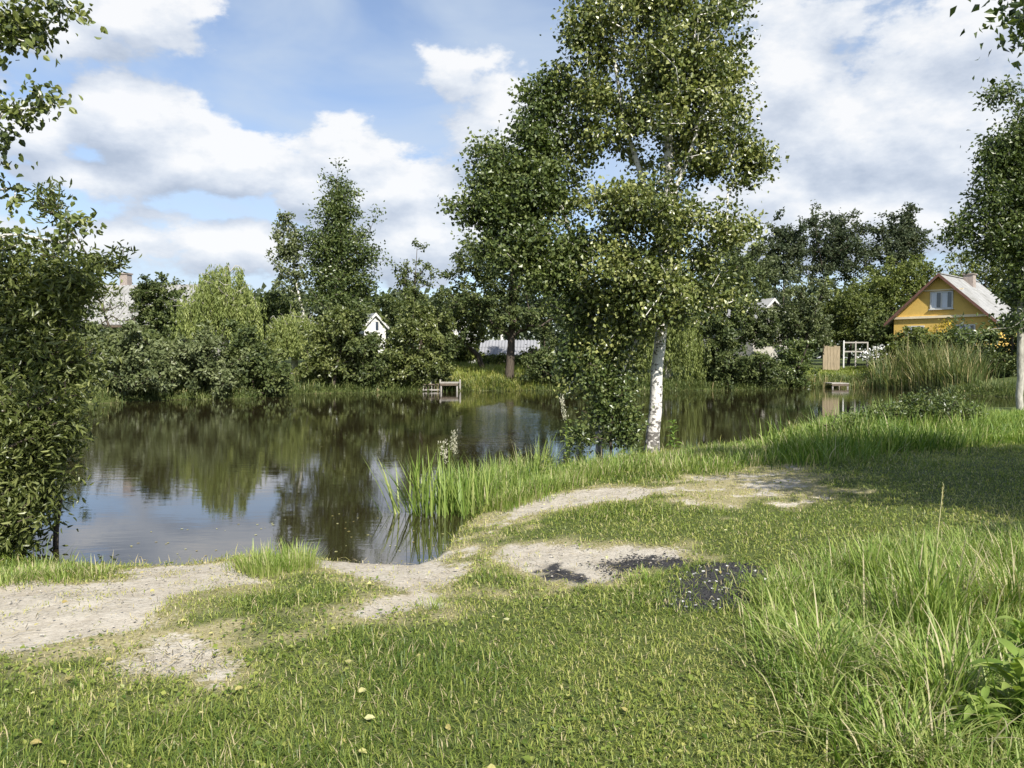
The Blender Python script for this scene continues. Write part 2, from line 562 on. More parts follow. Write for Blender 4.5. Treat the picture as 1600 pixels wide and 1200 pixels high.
CHAR = [gpoly(q) for q in (
    [(1036, 930), (1060, 905), (1085, 887), (1150, 879), (1180, 890), (1168, 915), (1142, 945), (1065, 958), (1035, 946)],
    [(915, 882), (985, 866), (1060, 870), (1100, 882), (1085, 892), (1010, 892), (960, 904)],
    [(828, 882), (880, 872), (925, 888), (915, 911), (860, 902)],
)]


def masks(x, y):
    j = (fnoise(x, y, 2.6, 5, 4) - 0.5) * 0.55
    s = np.full(np.shape(x), -9.0)
    for q in SAND: s = np.maximum(s, sdf(q, x, y))
    jj = (fnoise(x, y, 7.0, 15, 3) - 0.5) * 0.5
    s1 = sstep(-0.14, 0.20, s + j * 0.7 + jj * 0.55)
    dr = np.full(np.shape(x), -9.0)
    for q in DRY: dr = np.maximum(dr, sdf(q, x, y))
    brk = fnoise(x, y, 3.5, 41, 4) - 0.5
    d1 = np.maximum(sstep(-0.35, 0.35, dr + j * 1.5 + brk * 1.6) * 0.9, sstep(-0.40, 0.05, s + j + brk * .5) * 0.8)
    s1 = np.maximum(s1, sstep(0.10, 0.30, brk + np.clip(dr, -1, .14)) * 0.7)
    c = np.full(np.shape(x), -9.0)
    for q in CHAR: c = np.maximum(c, sdf(q, x, y))
    c1 = sstep(-0.16, 0.22, c + j * 0.8 + jj * .6)
    return s1, d1, c1


def axis(fine0, fine1, step, lo, hi, mid0, mid1, grow=1.10, cap=0.3):
    a = list(np.arange(fine0, fine1, step))
    s = step; v = a[-1]
    while v < hi:
        s = min(s * grow, cap if v < mid1 else 60); v += s; a.append(v)
    s = step; v = a[0]; b = []
    while v > lo:
        s = min(s * grow, cap if v > mid0 else 60); v -= s; b.append(v)
    return np.array(b[::-1] + a)


def build_ground():
    xs = axis(-6.0, 9.0, 0.085, -700, 700, -25, 36, 1.14, 0.6)
    ys = axis(2.2, 16.0, 0.085, -120, 1500, 0, 58, 1.07, 0.32)
    X, Y = np.meshgrid(xs, ys)
    x, y = X.ravel(), Y.ravel()
    z = ground_z(x, y)
    nx, ny = len(xs), len(ys)
    i = np.arange(ny - 1)[:, None] * nx; j = np.arange(nx - 1)[None, :]
    F = np.stack([i + j, i + j + 1, i + nx + j + 1, i + nx + j], -1).reshape(-1, 4)
    s1, d1, c1 = masks(x, y)
    z = z - 0.02 * s1 + (fnoise(x, y, 9.0, 31, 2) - 0.5) * 0.022 * s1
    m, N = new_mat('ground_soil')
    tc = N.n('ShaderNodeTexCoord'); oc = tc.outputs['Object']
    at = lambda nm: N.n('ShaderNodeAttribute', attribute_name=nm).outputs['Fac']
    fine = N.noise(oc, 38.0, 6, 0.7)
    med = N.noise(oc, 6.0, 6, 0.65)
    big = N.noise(oc, 1.1, 4, 0.6)
    green = N.ramp(fine, [(0.30, (0.035, 0.05, 0.014)), (0.52, (0.075, 0.095, 0.026)), (0.75, (0.13, 0.14, 0.045))])
    dryc = N.ramp(fine, [(0.28, (0.20, 0.16, 0.085)), (0.55, (0.40, 0.34, 0.20)), (0.8, (0.54, 0.48, 0.31))])
    sand = N.ramp(N.math('MULTIPLY_ADD', fine, 0.5, N.math('MULTIPLY', med, 0.5)), [(0.34, (0.28, 0.24, 0.185)), (0.5, (0.42, 0.375, 0.305)), (0.66, (0.52, 0.475, 0.40))])
    sand = N.mix(N.maprange(big, 0.52, 0.68, 0, 0.45), sand, (0.34, 0.285, 0.21))
    ash = N.ramp(fine, [(0.35, (0.018, 0.017, 0.018)), (0.6, (0.05, 0.048, 0.05)), (0.75, (0.16, 0.155, 0.155))])
    c = N.mix(N.math('MULTIPLY', at('dry'), 0.85), green, dryc)
    smask = N.maprange(N.math('MULTIPLY_ADD', N.math('SUBTRACT', N.math('MULTIPLY_ADD', fine, 0.5, N.math('MULTIPLY', med, 0.5)), 0.5), 2.6, at('sand')), 0.28, 0.72)
    c = N.mix(smask, c, sand)
    cmask = N.maprange(N.math('MULTIPLY_ADD', N.math('SUBTRACT', N.math('MULTIPLY_ADD', fine, 0.6, N.math('MULTIPLY', med, 0.4)), 0.5), 2.2, at('char')), 0.4, 0.7)
    c = N.mix(cmask, c, ash)
    wet = N.maprange(at('height'), -0.02, 0.07, 0.55, 0.0)
    c = N.mix(wet, c, (0.09, 0.07, 0.045))
    pb = N.n('ShaderNodeBsdfPrincipled')
    N.l(c, pb.inputs['Base Color'])
    pb.inputs['Roughness'].default_value = 0.9
    pb.inputs['Specular IOR Level'].default_value = 0.15
    bp = N.n('ShaderNodeBump'); bp.inputs['Strength'].default_value = 0.7; bp.inputs['Distance'].default_value = 0.03
    N.l(N.math('MULTIPLY_ADD', fine, 0.5, med), bp.inputs['Height']); N.l(bp.outputs[0], pb.inputs['Normal'])
    out = N.n('ShaderNodeOutputMaterial'); N.l(pb.outputs[0], out.inputs[0])
    o = mk('ground', np.stack([x, y, z], 1), [F], m, smooth=True)
    for nm, val in (('sand', s1), ('dry', d1), ('char', c1), ('height', z)):
        a = o.data.attributes.new(nm, 'FLOAT', 'POINT')
        a.data.foreach_set('value', val.astype(np.float32))
    tag(o, 'grassy bank with bare sandy patches around the pond', None, None, 'structure')


build_ground()


def build_water():
    m, N = new_mat('pond_water')
    tc = N.n('ShaderNodeTexCoord'); oc = tc.outputs['Object']
    w1 = N.noise(N.vmath('MULTIPLY', oc, (1.3, 4.0, 1)), 1.0, 4, 0.55, 0.6)
    w2 = N.noise(N.vmath('MULTIPLY', oc, (4.0, 12.0, 1)), 1.0, 3, 0.5, 0.3)
    # a breeze-ruffled streak by the far bank, calm elsewhere
    dv = N.vmath('LENGTH', N.vmath('MULTIPLY', N.vmath('SUBTRACT', oc, (-0.4, 26.0, 0)), (1 / 1.5, 1 / 9.0, 0)))
    gust = N.maprange(N.math('MULTIPLY_ADD', N.noise(N.vmath('MULTIPLY', oc, (1.2, .25, 1)), 0.9, 5), 1.6, dv), 0.9, 2.3, 1.0, 0.0)
    calm = N.maprange(N.noise(oc, 0.16, 3), 0.4, 0.62, 0.35, 1.0)
    w3 = N.noise(N.vmath('MULTIPLY', oc, (7.0, 16.0, 1)), 1.0, 2, 0.5, 0.2)
    h = N.math('ADD', N.math('MULTIPLY_ADD', w2, 0.35, w1), N.math('MULTIPLY', N.math('MULTIPLY', w3, gust), .6))
    amp = N.math('MAXIMUM', N.math('MULTIPLY', calm, 0.0021), N.math('MULTIPLY', gust, 0.016))
    hh = N.math('MULTIPLY', h, amp)
    bp = N.n('ShaderNodeBump'); bp.inputs['Strength'].default_value = 1.0; bp.inputs['Distance'].default_value = 1.0
    N.l(hh, bp.inputs['Height'])
    murk = N.n('ShaderNodeBsdfDiffuse')
    n0 = N.noise(oc, 0.2, 3)
    N.l(N.mix(n0, (0.018, 0.015, 0.007), (0.028, 0.022, 0.009)), murk.inputs['Color'])
    gl = N.n('ShaderNodeBsdfGlossy'); gl.inputs['Roughness'].default_value = 0.02
    gl.inputs['Color'].default_value = (0.95, 0.95, 0.98, 1)
    N.l(bp.outputs[0], gl.inputs['Normal'])
    fr = N.n('ShaderNodeFresnel'); fr.inputs['IOR'].default_value = 2.1
    N.l(bp.outputs[0], fr.inputs['Normal'])
    mx = N.n('ShaderNodeMixShader')
    N.l(fr.outputs[0], mx.inputs[0]); N.l(murk.outputs[0], mx.inputs[1]); N.l(gl.outputs[0], mx.inputs[2])
    out = N.n('ShaderNodeOutputMaterial'); N.l(mx.outputs[0], out.inputs[0])
    x0, x1, y0, y1 = -26, 37, 6.0, 62
    o = mk('pond_water', [(x0, y0, 0), (x1, y0, 0), (x1, y1, 0), (x0, y1, 0)], [[(0, 1, 2, 3)]], m)
    tag(o, 'dark still pond water mirroring trees and clouds', None, None, 'structure')


build_water()


# ------------------------------------------------------------------ foliage builders
def leaf_arrays(C, size, axis_, nrm, w=0.6, fold=0.10, curl=0.12, six=False):
    """leaf-shaped faces, one island each"""
    a = norm(axis_); s = norm(np.cross(a, nrm)); n = np.cross(s, a)
    size = np.asarray(size)[:, None]
    if six:
        T = [(0, 0, 0), (.28, w / 2, fold), (.68, w * .38, fold * .8), (1, 0, -curl), (.68, -w * .38, fold * .8), (.28, -w / 2, fold)]
        Q = [(0, 1, 2, 3), (0, 3, 4, 5)]
    else:
        T = [(0, 0, 0), (.45, w / 2, fold), (1, 0, -curl), (.45, -w / 2, fold)]
        Q = [(0, 1, 2, 3)]
    k = len(T)
    V = np.stack([C + size * (t[0] * a + t[1] * s + t[2] * n) for t in T], 1).reshape(-1, 3)
    base = (np.arange(len(C)) * k)[:, None, None]
    F = (base + np.array(Q)[None]).reshape(-1, 4)
    return V, F, k


def skeleton(trunk, tr, tips, rg, seg=0.5, start=0.25, rtip=0.006, arch=0.12, maxfrac=0.55):
    """grow limbs from the trunk out to every tip, joining the nearest limb already there"""
    trunk = np.asarray(trunk, float)
    d = np.concatenate([[0], np.cumsum(np.linalg.norm(np.diff(trunk, axis=0), axis=1))])
    m = max(4, int(d[-1] / seg))
    u = np.linspace(0, d[-1], m + 1)
    tp = np.stack([np.interp(u, d, trunk[:, k]) for k in range(3)], 1)
    trr = np.interp(u, d, tr)
    cap = len(tp) + len(tips) * 14 + 10
    pos = np.zeros((cap, 3)); par = np.full(cap, -1); pos[:len(tp)] = tp
    par[1:len(tp)] = np.arange(len(tp) - 1)
    n = len(tp); nt = len(tp)
    ok0 = u > start * d[-1]
    dist = np.min(np.linalg.norm(tips[:, None] - tp[None], axis=2), axis=1)
    tipnode = np.zeros(len(tips), int)
    tdir = np.zeros((len(tips), 3))
    for q in np.argsort(dist):
        p = tips[q]
        v = p - pos[:n]
        L = np.linalg.norm(v, axis=1)
        hz = np.hypot(v[:, 0], v[:, 1])
        cost = L + 0.9 * np.maximum(0, 0.35 * hz - v[:, 2])
        cost[:nt][~ok0] += 1e3
        k = int(np.argmin(cost))
        st = max(1, min(12, int(round(L[k] / seg))))
        prev = k
        for s_ in range(1, st + 1):
            f = s_ / st
            c = pos[k] * (1 - f) + p * f
            c = c + np.array([0, 0, arch * L[k] * 4 * f * (1 - f) * 0.5])
            if s_ < st:
                c = c + rg.normal(0, 0.06 * seg, 3)
            pos[n] = c; par[n] = prev; prev = n; n += 1
        tipnode[q] = prev
        tdir[q] = pos[prev] - pos[par[prev]]
    cnt = np.zeros(n)
    cnt[tipnode] = 1
    for k in range(n - 1, nt - 1, -1):
        cnt[par[k]] += cnt[k]
    r = rtip * np.maximum(cnt, 1) ** 0.5
    # limb thinner than the trunk where it leaves
    root = np.arange(n)
    for k in range(nt, n):
        root[k] = root[par[k]] if par[k] >= nt else par[k]
    r = np.minimum(r, maxfrac * trr[np.minimum(root, nt - 1)] + rtip)
    idx = np.arange(nt, n)
    V, F = segs(pos[par[idx]], pos[idx], np.where(par[idx] < nt, r[idx], r[par[idx]]), r[idx], 5)
    return V, F, norm(tdir), tp, trr


def blob_points(blobs, n, rg, shell=0.55):
    """points in a union of ellipsoids (centre, radii, weight), mostly in the outer part"""
    vol = np.array([b[2] * (b[1][0] * b[1][1] * b[1][2]) ** 0.75 for b in blobs])
    ks = rg.choice(len(blobs), n, p=vol / vol.sum())
    v = norm(rg.normal(size=(n, 3)))
    rad = shell + (1 - shell) * rg.random(n)
    rad = np.where(rg.random(n) < 0.22, rg.random(n) ** 0.5, rad)
    rad = rad * np.exp(rg.normal(-.04, .16, n))
    c = np.array([b[0] for b in blobs])[ks]; r = np.array([b[1] for b in blobs])[ks]
    return c + v * r * rad[:, None]


def px_blobs(bl, Y):
    out = []
    for b in bl:
        px, py, rx, ry = b[:4]
        dy = b[4] if len(b) > 4 else 0.0
        wgt = b[5] if len(b) > 5 else 1.0
        yy = Y + dy
        k = yy / 1200.0
        out.append((P(px, py, yy), np.array([rx * k, min(max(rx * k * 0.9, 0.3), 3.2), ry * k]), wgt))
    return out


NTRI = [0]


def tree(name, label, cat, trunk, tr, blobs, tips, per, lsize, lmat, bmat='bark', seed=1, spread=0.35, w=0.6,
         droop=0.35, six=False, seg=0.5, start=0.25, rtip=0.006, group=None, shell=0.55, tint=(0.5, 0.22), trunk_k=9, arch=0.12, extra_trunks=(), jit=0.35):
    rg = rng_(seed)
    trunk = np.asarray(trunk, float)
    root = thing(name, label, cat, trunk[0], 0, group)
    T = blob_points(blobs, tips, rg, shell)
    gzz = 0.15
    T[:, 2] = np.maximum(T[:, 2], gzz)
    V, F, td, tp, trr = skeleton(trunk, tr, T, rg, seg, start, rtip, arch)
    mb = MB()
    flare = trr.copy()
    jitv = rg.normal(0, 0.012, tp.shape) * (np.arange(len(tp)) > 0)[:, None]
    mb.add(*tube_arrays(tp + jitv, flare, trunk_k))
    for (ep, er) in extra_trunks:
        mb.add(*tube_arrays(ep, er, 7))
    mb.add(V, F)
    mb.build('trunk', M[bmat], root, local=False, smooth=True)
    # leaves
    n = len(T)
    cnt = rg.poisson(per, n)
    ti = np.repeat(np.arange(n), cnt)
    back = rg.random(len(ti)) ** 1.3
    C = T[ti] - td[ti] * (back * spread * 1.8)[:, None] + rg.normal(0, 1, (len(ti), 3)) * spread * np.array([1, 1, 0.75]) * 0.62
    C[:, 2] = np.maximum(C[:, 2], 0.05)
    ax = rg.normal(size=C.shape) * 0.8 + td[ti] * 0.5; ax[:, 2] -= droop
    nr = rg.normal(size=C.shape) * 0.8; nr[:, 2] += 0.35
    sz = lsize * (0.65 + 0.7 * rg.random(len(C)))
    V2, F2, k = leaf_arrays(C, sz, ax, nr, w, six=six)
    tw = rg.normal(0, 1, n)
    tt = np.clip(tint[0] + tint[1] * (0.6 * tw[ti] + 0.8 * rg.normal(size=len(ti))), 0, 0.95)
    mk('crown', V2, [F2], M[lmat], root, np.repeat(tt, k))
    NTRI[0] += 2 * (len(F) + len(F2))
    return root


def far_tree(name, label, cat, px, Y, blobs, n_leaf, lsize, lmat, bmat='bark', seed=1, group=None, trunk=None, r0=0.14, tips=None, tint=(0.5, 0.22), spread=None, w=0.62, shell=0.4, droop=0.3, basez=None, start=0.12):
    bl = [(c, r_ * 1.10, w_) for c, r_, w_ in px_blobs(blobs, Y)]
    rgx = rng_(seed + 5000)
    for (c, r_, w_) in list(bl):
        for q in range(0 if name == 'tall_birch' else 2):
            v = norm(rgx.normal(size=3) + np.array([0, -.2, .35]))
            f = .17 + .18 * rgx.random()
            bl.append((c + v * r_ * (.85 + .3 * rgx.random()), r_ * f * np.array([1, 1, .8 + .8 * rgx.random()]), w_ * 1.3))
    if trunk is None:
        top = max(bl, key=lambda b: b[0][2])[0]
        bx = (px - 800) / 1200 * Y
        b0 = np.array([bx, Y, gz(bx, Y) - 0.05])
        trunk = [b0, b0 * 0.6 + top * 0.4 + np.array([0.1, 0, 0.1]), top]
        tr = [r0, r0 * 0.65, r0 * 0.2]
    else:
        trunk = [P(a, b, Y) for a, b in trunk]
        tr = np.linspace(r0, r0 * 0.25, len(trunk))
    size = np.mean([np.mean(b[1]) for b in bl])
    tips = tips or int(np.clip(n_leaf / 42, 30, 400))
    sp = spread or max(0.22, size * 0.26)
    return tree(name, label, cat, trunk, tr, bl, tips, n_leaf / tips, lsize, lmat, bmat, seed, sp, w, droop, False, max(0.5, size * 0.5), start, 0.012, group, shell, tint, 6)


def weeping(name, label, px, Y, blobs, top_tuft, bottom, n, lsize, lmat, seed, group=None, trunk=None, dens=26):
    """weeping willow: limbs arch out and strands of narrow leaves hang straight down"""
    rg = rng_(seed)
    bl = px_blobs(blobs, Y)
    bx = (px - 800) / 1200 * Y
    b0 = np.array([bx, Y + 0.6, gz(bx, Y + 0.6) - 0.05])
    top = P(*top_tuft, Y)
    root = thing(name, label, 'tree', b0, 0, group)
    # strand origins on the upper shell of the blobs
    T = blob_points(bl, n, rg, 0.75)
    V, F, td, tp, trr = skeleton([b0, b0 * 0.5 + top * 0.5 + np.array([0.15, 0, 0.2]), top], [0.26, 0.17, 0.05], T[: n // 3], rg, 0.8, 0.3, 0.012)
    mb = MB().add(*tube_arrays(tp, trr, 7)).add(V, F)
    mb.build('trunk', M['grey_bark'], root, local=False, smooth=True)
    zb = P(px, bottom, Y)[2]
    L = np.minimum(T[:, 2] - zb - rg.random(n) * 0.5, 0.6 + 2.4 * rg.random(n) ** 0.8)
    L = np.maximum(L, 0.25)
    cnt = np.maximum(4, (L * dens)).astype(int)
    ti = np.repeat(np.arange(n), cnt)
    f = rg.random(len(ti))
    C = T[ti].copy()
    sway = rg.normal(0, 0.10, (n, 2))
    C[:, 2] -= f * L[ti]
    C[:, :2] += sway[ti] * (f ** 1.5)[:, None] * L[ti][:, None] + rg.normal(0, 0.05, (len(ti), 2))
    ax = rg.normal(size=C.shape) * 0.28; ax[:, 2] -= 1.0
    nr = rg.normal(size=C.shape); nr[:, 2] *= 0.3
    sz = lsize * (0.6 + 0.8 * rg.random(len(C)))
    V2, F2, k = leaf_arrays(C, sz, ax, nr, 0.26)
    ts = rg.normal(0, 1, n)
    tt = np.clip(0.5 + 0.16 * ts[ti] + 0.16 * rg.normal(size=len(ti)), 0, 0.95)
    mk('crown', V2, [F2], M[lmat], root, np.repeat(tt, k))
    NTRI[0] += 2 * (len(F) + len(F2))
    return root


def blade_arrays(B, L, Wd, lean, az, bend, tint, k3=True):
    """grass blades: base pair, middle pair, tip"""
    n = len(B)
    dirv = np.stack([np.cos(az), np.sin(az), np.zeros(n)], 1)
    up = np.array([0, 0, 1.0])
    side = np.stack([-np.sin(az), np.cos(az), np.zeros(n)], 1)
    sl, cl = np.sin(lean)[:, None], np.cos(lean)[:, None]
    d1 = dirv * sl + up * cl
    l2 = np.minimum(lean + bend, 2.3)
    d2 = dirv * np.sin(l2)[:, None] + up * np.cos(l2)[:, None]
    Lc = L[:, None]
    m = B + d1 * Lc * 0.5
    t = m + d2 * Lc * 0.5
    w = Wd[:, None] * 0.5
    V = np.stack([B - side * w * 0.7, B + side * w * 0.7, m + side * w, m - side * w, t], 1).reshape(-1, 3)
    b = (np.arange(n) * 5)[:, None]
    F4 = b + np.array([[0, 1, 2, 3]]); F3 = b + np.array([[3, 2, 4]])
    NTRI[0] += 3 * n
    return V, F4, F3, np.repeat(tint, 5)


def long_blade_arrays(B, L, Wd, lean, az, bend, tint, nseg=4):
    """long arching blades with several segments"""
    n = len(B)
    dirv = np.stack([np.cos(az), np.sin(az), np.zeros(n)], 1)
    side = np.stack([-np.sin(az), np.cos(az), np.zeros(n)], 1)
    up = np.array([0, 0, 1.0])
    p = B.copy(); rows = []
    for s in range(nseg + 1):
        f = s / nseg
        w = (Wd * 0.5 * (0.75 + 0.6 * f) * (1 - f ** 2.2) + 0.0004)[:, None]
        rows += [p - side * w, p + side * w]
        th = lean + bend * (f ** 1.4)
        d = dirv * np.sin(th)[:, None] + up * np.cos(th)[:, None]
        p = p + d * (L / nseg)[:, None]
    V = np.stack(rows, 1).reshape(-1, 3)
    k = 2 * (nseg + 1)
    b = (np.arange(n) * k)[:, None, None]
    q = np.array([[2 * s, 2 * s + 1, 2 * s + 3, 2 * s + 2] for s in range(nseg)])[None]
    F = (b + q).reshape(-1, 4)
    NTRI[0] += 2 * len(F)
    return V, F, np.repeat(tint, k)


def in_poly_points(poly, n, rg):
    lo, hi = poly.min(0), poly.max(0)
    out = np.zeros((0, 2))
    while len(out) < n:
        c = lo + (hi - lo) * rg.random((n * 2, 2))
        out = np.concatenate([out, c[sdf(poly, c[:, 0], c[:, 1]) > 0]])
    return out[:n]


# ------------------------------------------------------------------ houses
def gable_house(name, label, loc, rz, hw, length, eave, ridge, base, wall, roofm, over=0.35, corr=0.0, barge='white_paint', cat='house'):
    """gable end at local y=0 facing -y, ridge along +y"""
    root = thing(name, label, cat, (loc[0], loc[1], base), rz)
    e, r = eave - base, ridge - base
    sl = (r - e) / hw
    m = MB()
    V = [(-hw, 0, -0.6), (hw, 0, -0.6), (hw, 0, e - 0.06), (0, 0, r - 0.06), (-hw, 0, e - 0.06)]
    V2 = [(a, length, c) for a, b, c in V]
    me_V = np.array(V + V2)
    F4 = [(0, 1, 6, 5), (1, 2, 7, 6), (2, 3, 8, 7), (3, 4, 9, 8), (4, 0, 5, 9)]
    F3 = [(0, 2, 1), (0, 4, 2), (4, 3, 2), (5, 6, 7), (5, 7, 9), (9, 7, 8)]
    m.add(me_V, F4, F3)
    m.build('wall', M[wall], root)
    rm = MB()
    ov = over
    for sgn in (-1, 1):
        xo = sgn * (hw + ov); zo = e - sl * ov
        if corr > 0:
            # corrugated sheets: the wave runs along the ridge
            ny = int((length + 2 * ov) / corr * 4)
            ys = np.linspace(-ov, length + ov, ny + 1)
            wv = 0.035 * np.sin(ys / corr * 2 * pi)
            nn = np.array([sgn * sl, 1.0]) / sqrt(1 + sl * sl)
            rows = []
            for (xx, zz, kk) in ((0, r, 0.0), (xo * 0.5, (r + zo) / 2, 0.02), (xo * 0.5, (r + zo) / 2, 0.0), (xo, zo, 0.0)):
                rows.append(np.stack([xx + nn[0] * (wv + kk), ys, zz + nn[1] * (wv + kk)], 1))
            Vv = np.concatenate(rows); q = ny + 1
            Fs = []
            for a in (0, 2):
                i = np.arange(ny)
                Fs.append(np.stack([a * q + i, a * q + i + 1, (a + 1) * q + i + 1, (a + 1) * q + i], 1))
            rm.add(Vv, np.concatenate(Fs))
        t = 0.07
        rm.hexa([(0, -ov, r - t), (xo, -ov, zo - t), (xo, length + ov, zo - t), (0, length + ov, r - t)],
                [(0, -ov, r - (0.05 if corr else 0)), (xo, -ov, zo - (0.05 if corr else 0)), (xo, length + ov, zo - (0.05 if corr else 0)), (0, length + ov, r - (0.05 if corr else 0))])
    roof = rm.build('roof', M[roofm], root)
    for sgn in (-1, 1):
        b = MB()
        xo = sgn * (hw + ov); zo = e - sl * ov
        y0, y1 = -ov - 0.04, -ov - 0.003
        b.hexa([(0, y0, r - 0.22), (xo, y0, zo - 0.22), (xo, y1, zo - 0.22), (0, y1, r - 0.22)],
               [(0, y0, r + 0.02), (xo, y0, zo + 0.02), (xo, y1, zo + 0.02), (0, y1, r + 0.02)])
        b.build('barge_board', M[barge], root)
    return root, roof


def window(root, x0, x1, z0, z1, y=0.0, panes=2, depth=0.06):
    f = MB(); t = 0.10
    f.box(x0 - t, x0, y - depth, y - 0.003, z0 - t, z1 + t)
    f.box(x1, x1 + t, y - depth, y - 0.003, z0 - t, z1 + t)
    f.box(x0, x1, y - depth, y - 0.003, z1, z1 + t)
    f.box(x0, x1, y - depth, y - 0.003, z0 - t, z0)
    for k in range(1, panes):
        xm = x0 + (x1 - x0) * k / panes
        f.box(xm - 0.05, xm + 0.05, y - depth + 0.005, y - 0.004, z0, z1)
    w = f.build('window', M['white_paint'], root)
    for k in range(panes):
        xa = x0 + (x1 - x0) * k / panes + 0.05 * (k > 0); xb = x0 + (x1 - x0) * (k + 1) / panes - 0.05 * (k < panes - 1)
        MB().box(xa, xb, y - 0.028, y - 0.022, z0, z1).build('pane', M['glass'], w)
        MB().box(xa, xa + (xb - xa) * 0.55, y - 0.034, y - 0.030, z0, z1).build('curtain', M['curtain'], w)
    MB().box(x0 - t - 0.06, x1 + t + 0.06, y - depth - 0.08, y - 0.002, z0 - t - 0.06, z0 - t - 0.002).build('sill', M['white_paint'], w)
    return w


# yellow house on the right
apex = P(1475, 427, 58.0); left_eave_z = P(1400, 503, 60.8)[2]
a = -radians(47)
hb = 1.25
yh, yroof = gable_house('yellow_house', 'yellow wooden house with grey gable roof and white attic window behind the reeds', (apex[0], 58.4), a, 3.35, 8.2, left_eave_z + 0.35, apex[2], hb, 'yellow_paint', 'slate', over=0.55, barge='brown_board')
ez = left_eave_z + 0.35 - hb
window(yh, -0.62, 0.78, ez + 0.62, ez + 1.75)
window(yh, 1.2, 2.3, ez - 2.1, ez - 0.8)
window(yh, -2.3, -1.2, ez - 2.1, ez - 0.8)
MB().box(-3.5, 3.5, -0.16, -0.003, ez - 0.16, ez + 0.02).build('trim_board', M['cream_paint'], yh)
MB().box(-1.55, 1.55, -0.07, -0.003, ez + 1.90, ez + 2.0).build('trim_board', M['cream_paint'], yh)
# ridge cap, chimney
MB().box(-0.14, 0.14, -0.5, 8.7, apex[2] - hb - 0.02, apex[2] - hb + 0.05).build('ridge_cap', M['slate'], yroof)
MB().box(0.15, 0.85, 4.6, 5.3, apex[2] - hb - 1.2, apex[2] - hb + 0.25).box(0.08, 0.92, 4.53, 5.37, apex[2] - hb + 0.25, apex[2] - hb + 0.34).build('chimney', M['brick'], yroof)
# sheet joints on the slope: real overlapping sheets
rlen = 8.2 + 1.0
sl_ = (apex[2] - (left_eave_z + 0.35)) / 3.35
for row in range(4):
    for k in range(8):
        ya = -0.5 + rlen * k / 8 + 0.012; yb = -0.5 + rlen * (k + 1) / 8 - 0.012
        xa = 0.12 + 3.85 * row / 4; xb = 0.12 + 3.85 * (row + 1) / 4 + 0.06
        za = apex[2] - hb - sl_ * xa; zb = apex[2] - hb - sl_ * xb
        h0, h1 = 0.004, 0.022
        MB().hexa([(xa, ya, za + h0), (xb, ya, zb + h0 + .01), (xb, yb, zb + h0 + .01), (xa, yb, za + h0)],
                  [(xa, ya, za + h0 + .012), (xb, ya, zb + h1 + .014), (xb, yb, zb + h1 + .014), (xa, yb, za + h0 + .012)]).build('roof_sheet', M['slate'], yroof)

# grey-roofed house on the left: eaves side toward us
ge = P(185, 506, 58.0); gr = P(185, 444, 62.0)
gh, groof = gable_house('grey_roofed_house', 'low house with grey corrugated roof and chimney behind the bushes on the left bank', (ge[0] + 4.8, 62.0), radians(90 - 7), 4.0, 8.5, ge[2] + 0.3, gr[2], 1.2, 'pale_wall', 'slate', over=0.4, corr=0.32)
# front wall windows: an own small frame set turned to face the pond
def side_window(root, hw, y0, y1, z0, z1):
    f = MB(); t = 0.09
    x = -hw
    f.box(x - 0.06, x - 0.003, y0 - t, y0, z0 - t, z1 + t).box(x - 0.06, x - 0.003, y1, y1 + t, z0 - t, z1 + t)
    f.box(x - 0.06, x - 0.003, y0, y1, z1, z1 + t).box(x - 0.06, x - 0.003, y0, y1, z0 - t, z0)
    f.box(x - 0.055, x - 0.004, (y0 + y1) / 2 - .04, (y0 + y1) / 2 + .04, z0, z1)
    w = f.build('window', M['white_paint'], root)
    MB().box(x - 0.03, x - 0.02, y0, y1, z0, z1).build('pane', M['glass'], w)


gez = ge[2] + 0.3 - 1.2
for yy in (1.2, 3.5, 5.8):
    side_window(gh, 4.0, yy, yy + 1.2, gez - 1.9, gez - 0.5)
MB().box(-4.45, -4.40, -0.4, 8.9, gez - 0.56, gez - 0.40).build('gutter', M['old_wood'], gh)
MB().box(0.1, 0.75, 6.6, 7.25, gr[2] - 1.2 - 1.0, gr[2] - 1.2 + 0.9).box(0.03, 0.82, 6.53, 7.32, gr[2] - 1.2 + 0.9, gr[2] - 1.2 + 1.02).build('chimney', M['brick'], groof)

# small white-gabled shed in the bushes
sp_ = P(586, 489, 66.0)
wh, whr = gable_house('white_shed', 'small white gabled shed showing between bushes below the tall far birch', (sp_[0], 66.0), radians(28), 0.95, 3.2, sp_[2] - 1.0, sp_[2], 1.1, 'white_paint', 'pale_roof', over=0.22, cat='shed')
window(wh, -0.28, 0.28, sp_[2] - 1.1 - 1.5, sp_[2] - 1.1 - 0.75, panes=1)
# pale low-roofed building across the water behind the alder
lp = P(793, 531, 60.0)
lb, lbr = gable_house('low_outbuilding', 'low outbuilding with pale sheet roof behind the dark far trunk', (lp[0] + 2.2, 60.6), radians(90 - 4), 1.7, 4.0, lp[2] - 1.0, lp[2], 1.05, 'pale_wall', 'pale_roof', over=0.3, corr=0.25, cat='outbuilding')
MB().box(0.3, 0.48, 2.6, 2.78, lp[2] - 1.05 - 0.3, lp[2] - 1.05 + 0.55).build('flue_pipe', M['white_paint'], lbr)
# white garden shed, glimpsed further left
wp = P(722, 505, 64.0)
ws, wsr = gable_house('garden_shed', 'white garden shed glimpsed over the leaning trunk across the pond', (wp[0], 64.0), radians(10), 1.1, 2.5, wp[2] - 0.4, wp[2] + 0.5, 1.1, 'white_paint', 'pale_roof', over=0.2, cat='shed')
window(ws, -0.35, 0.35, wp[2] - 1.1 - 1.3, wp[2] - 1.1 - 0.6, panes=1)
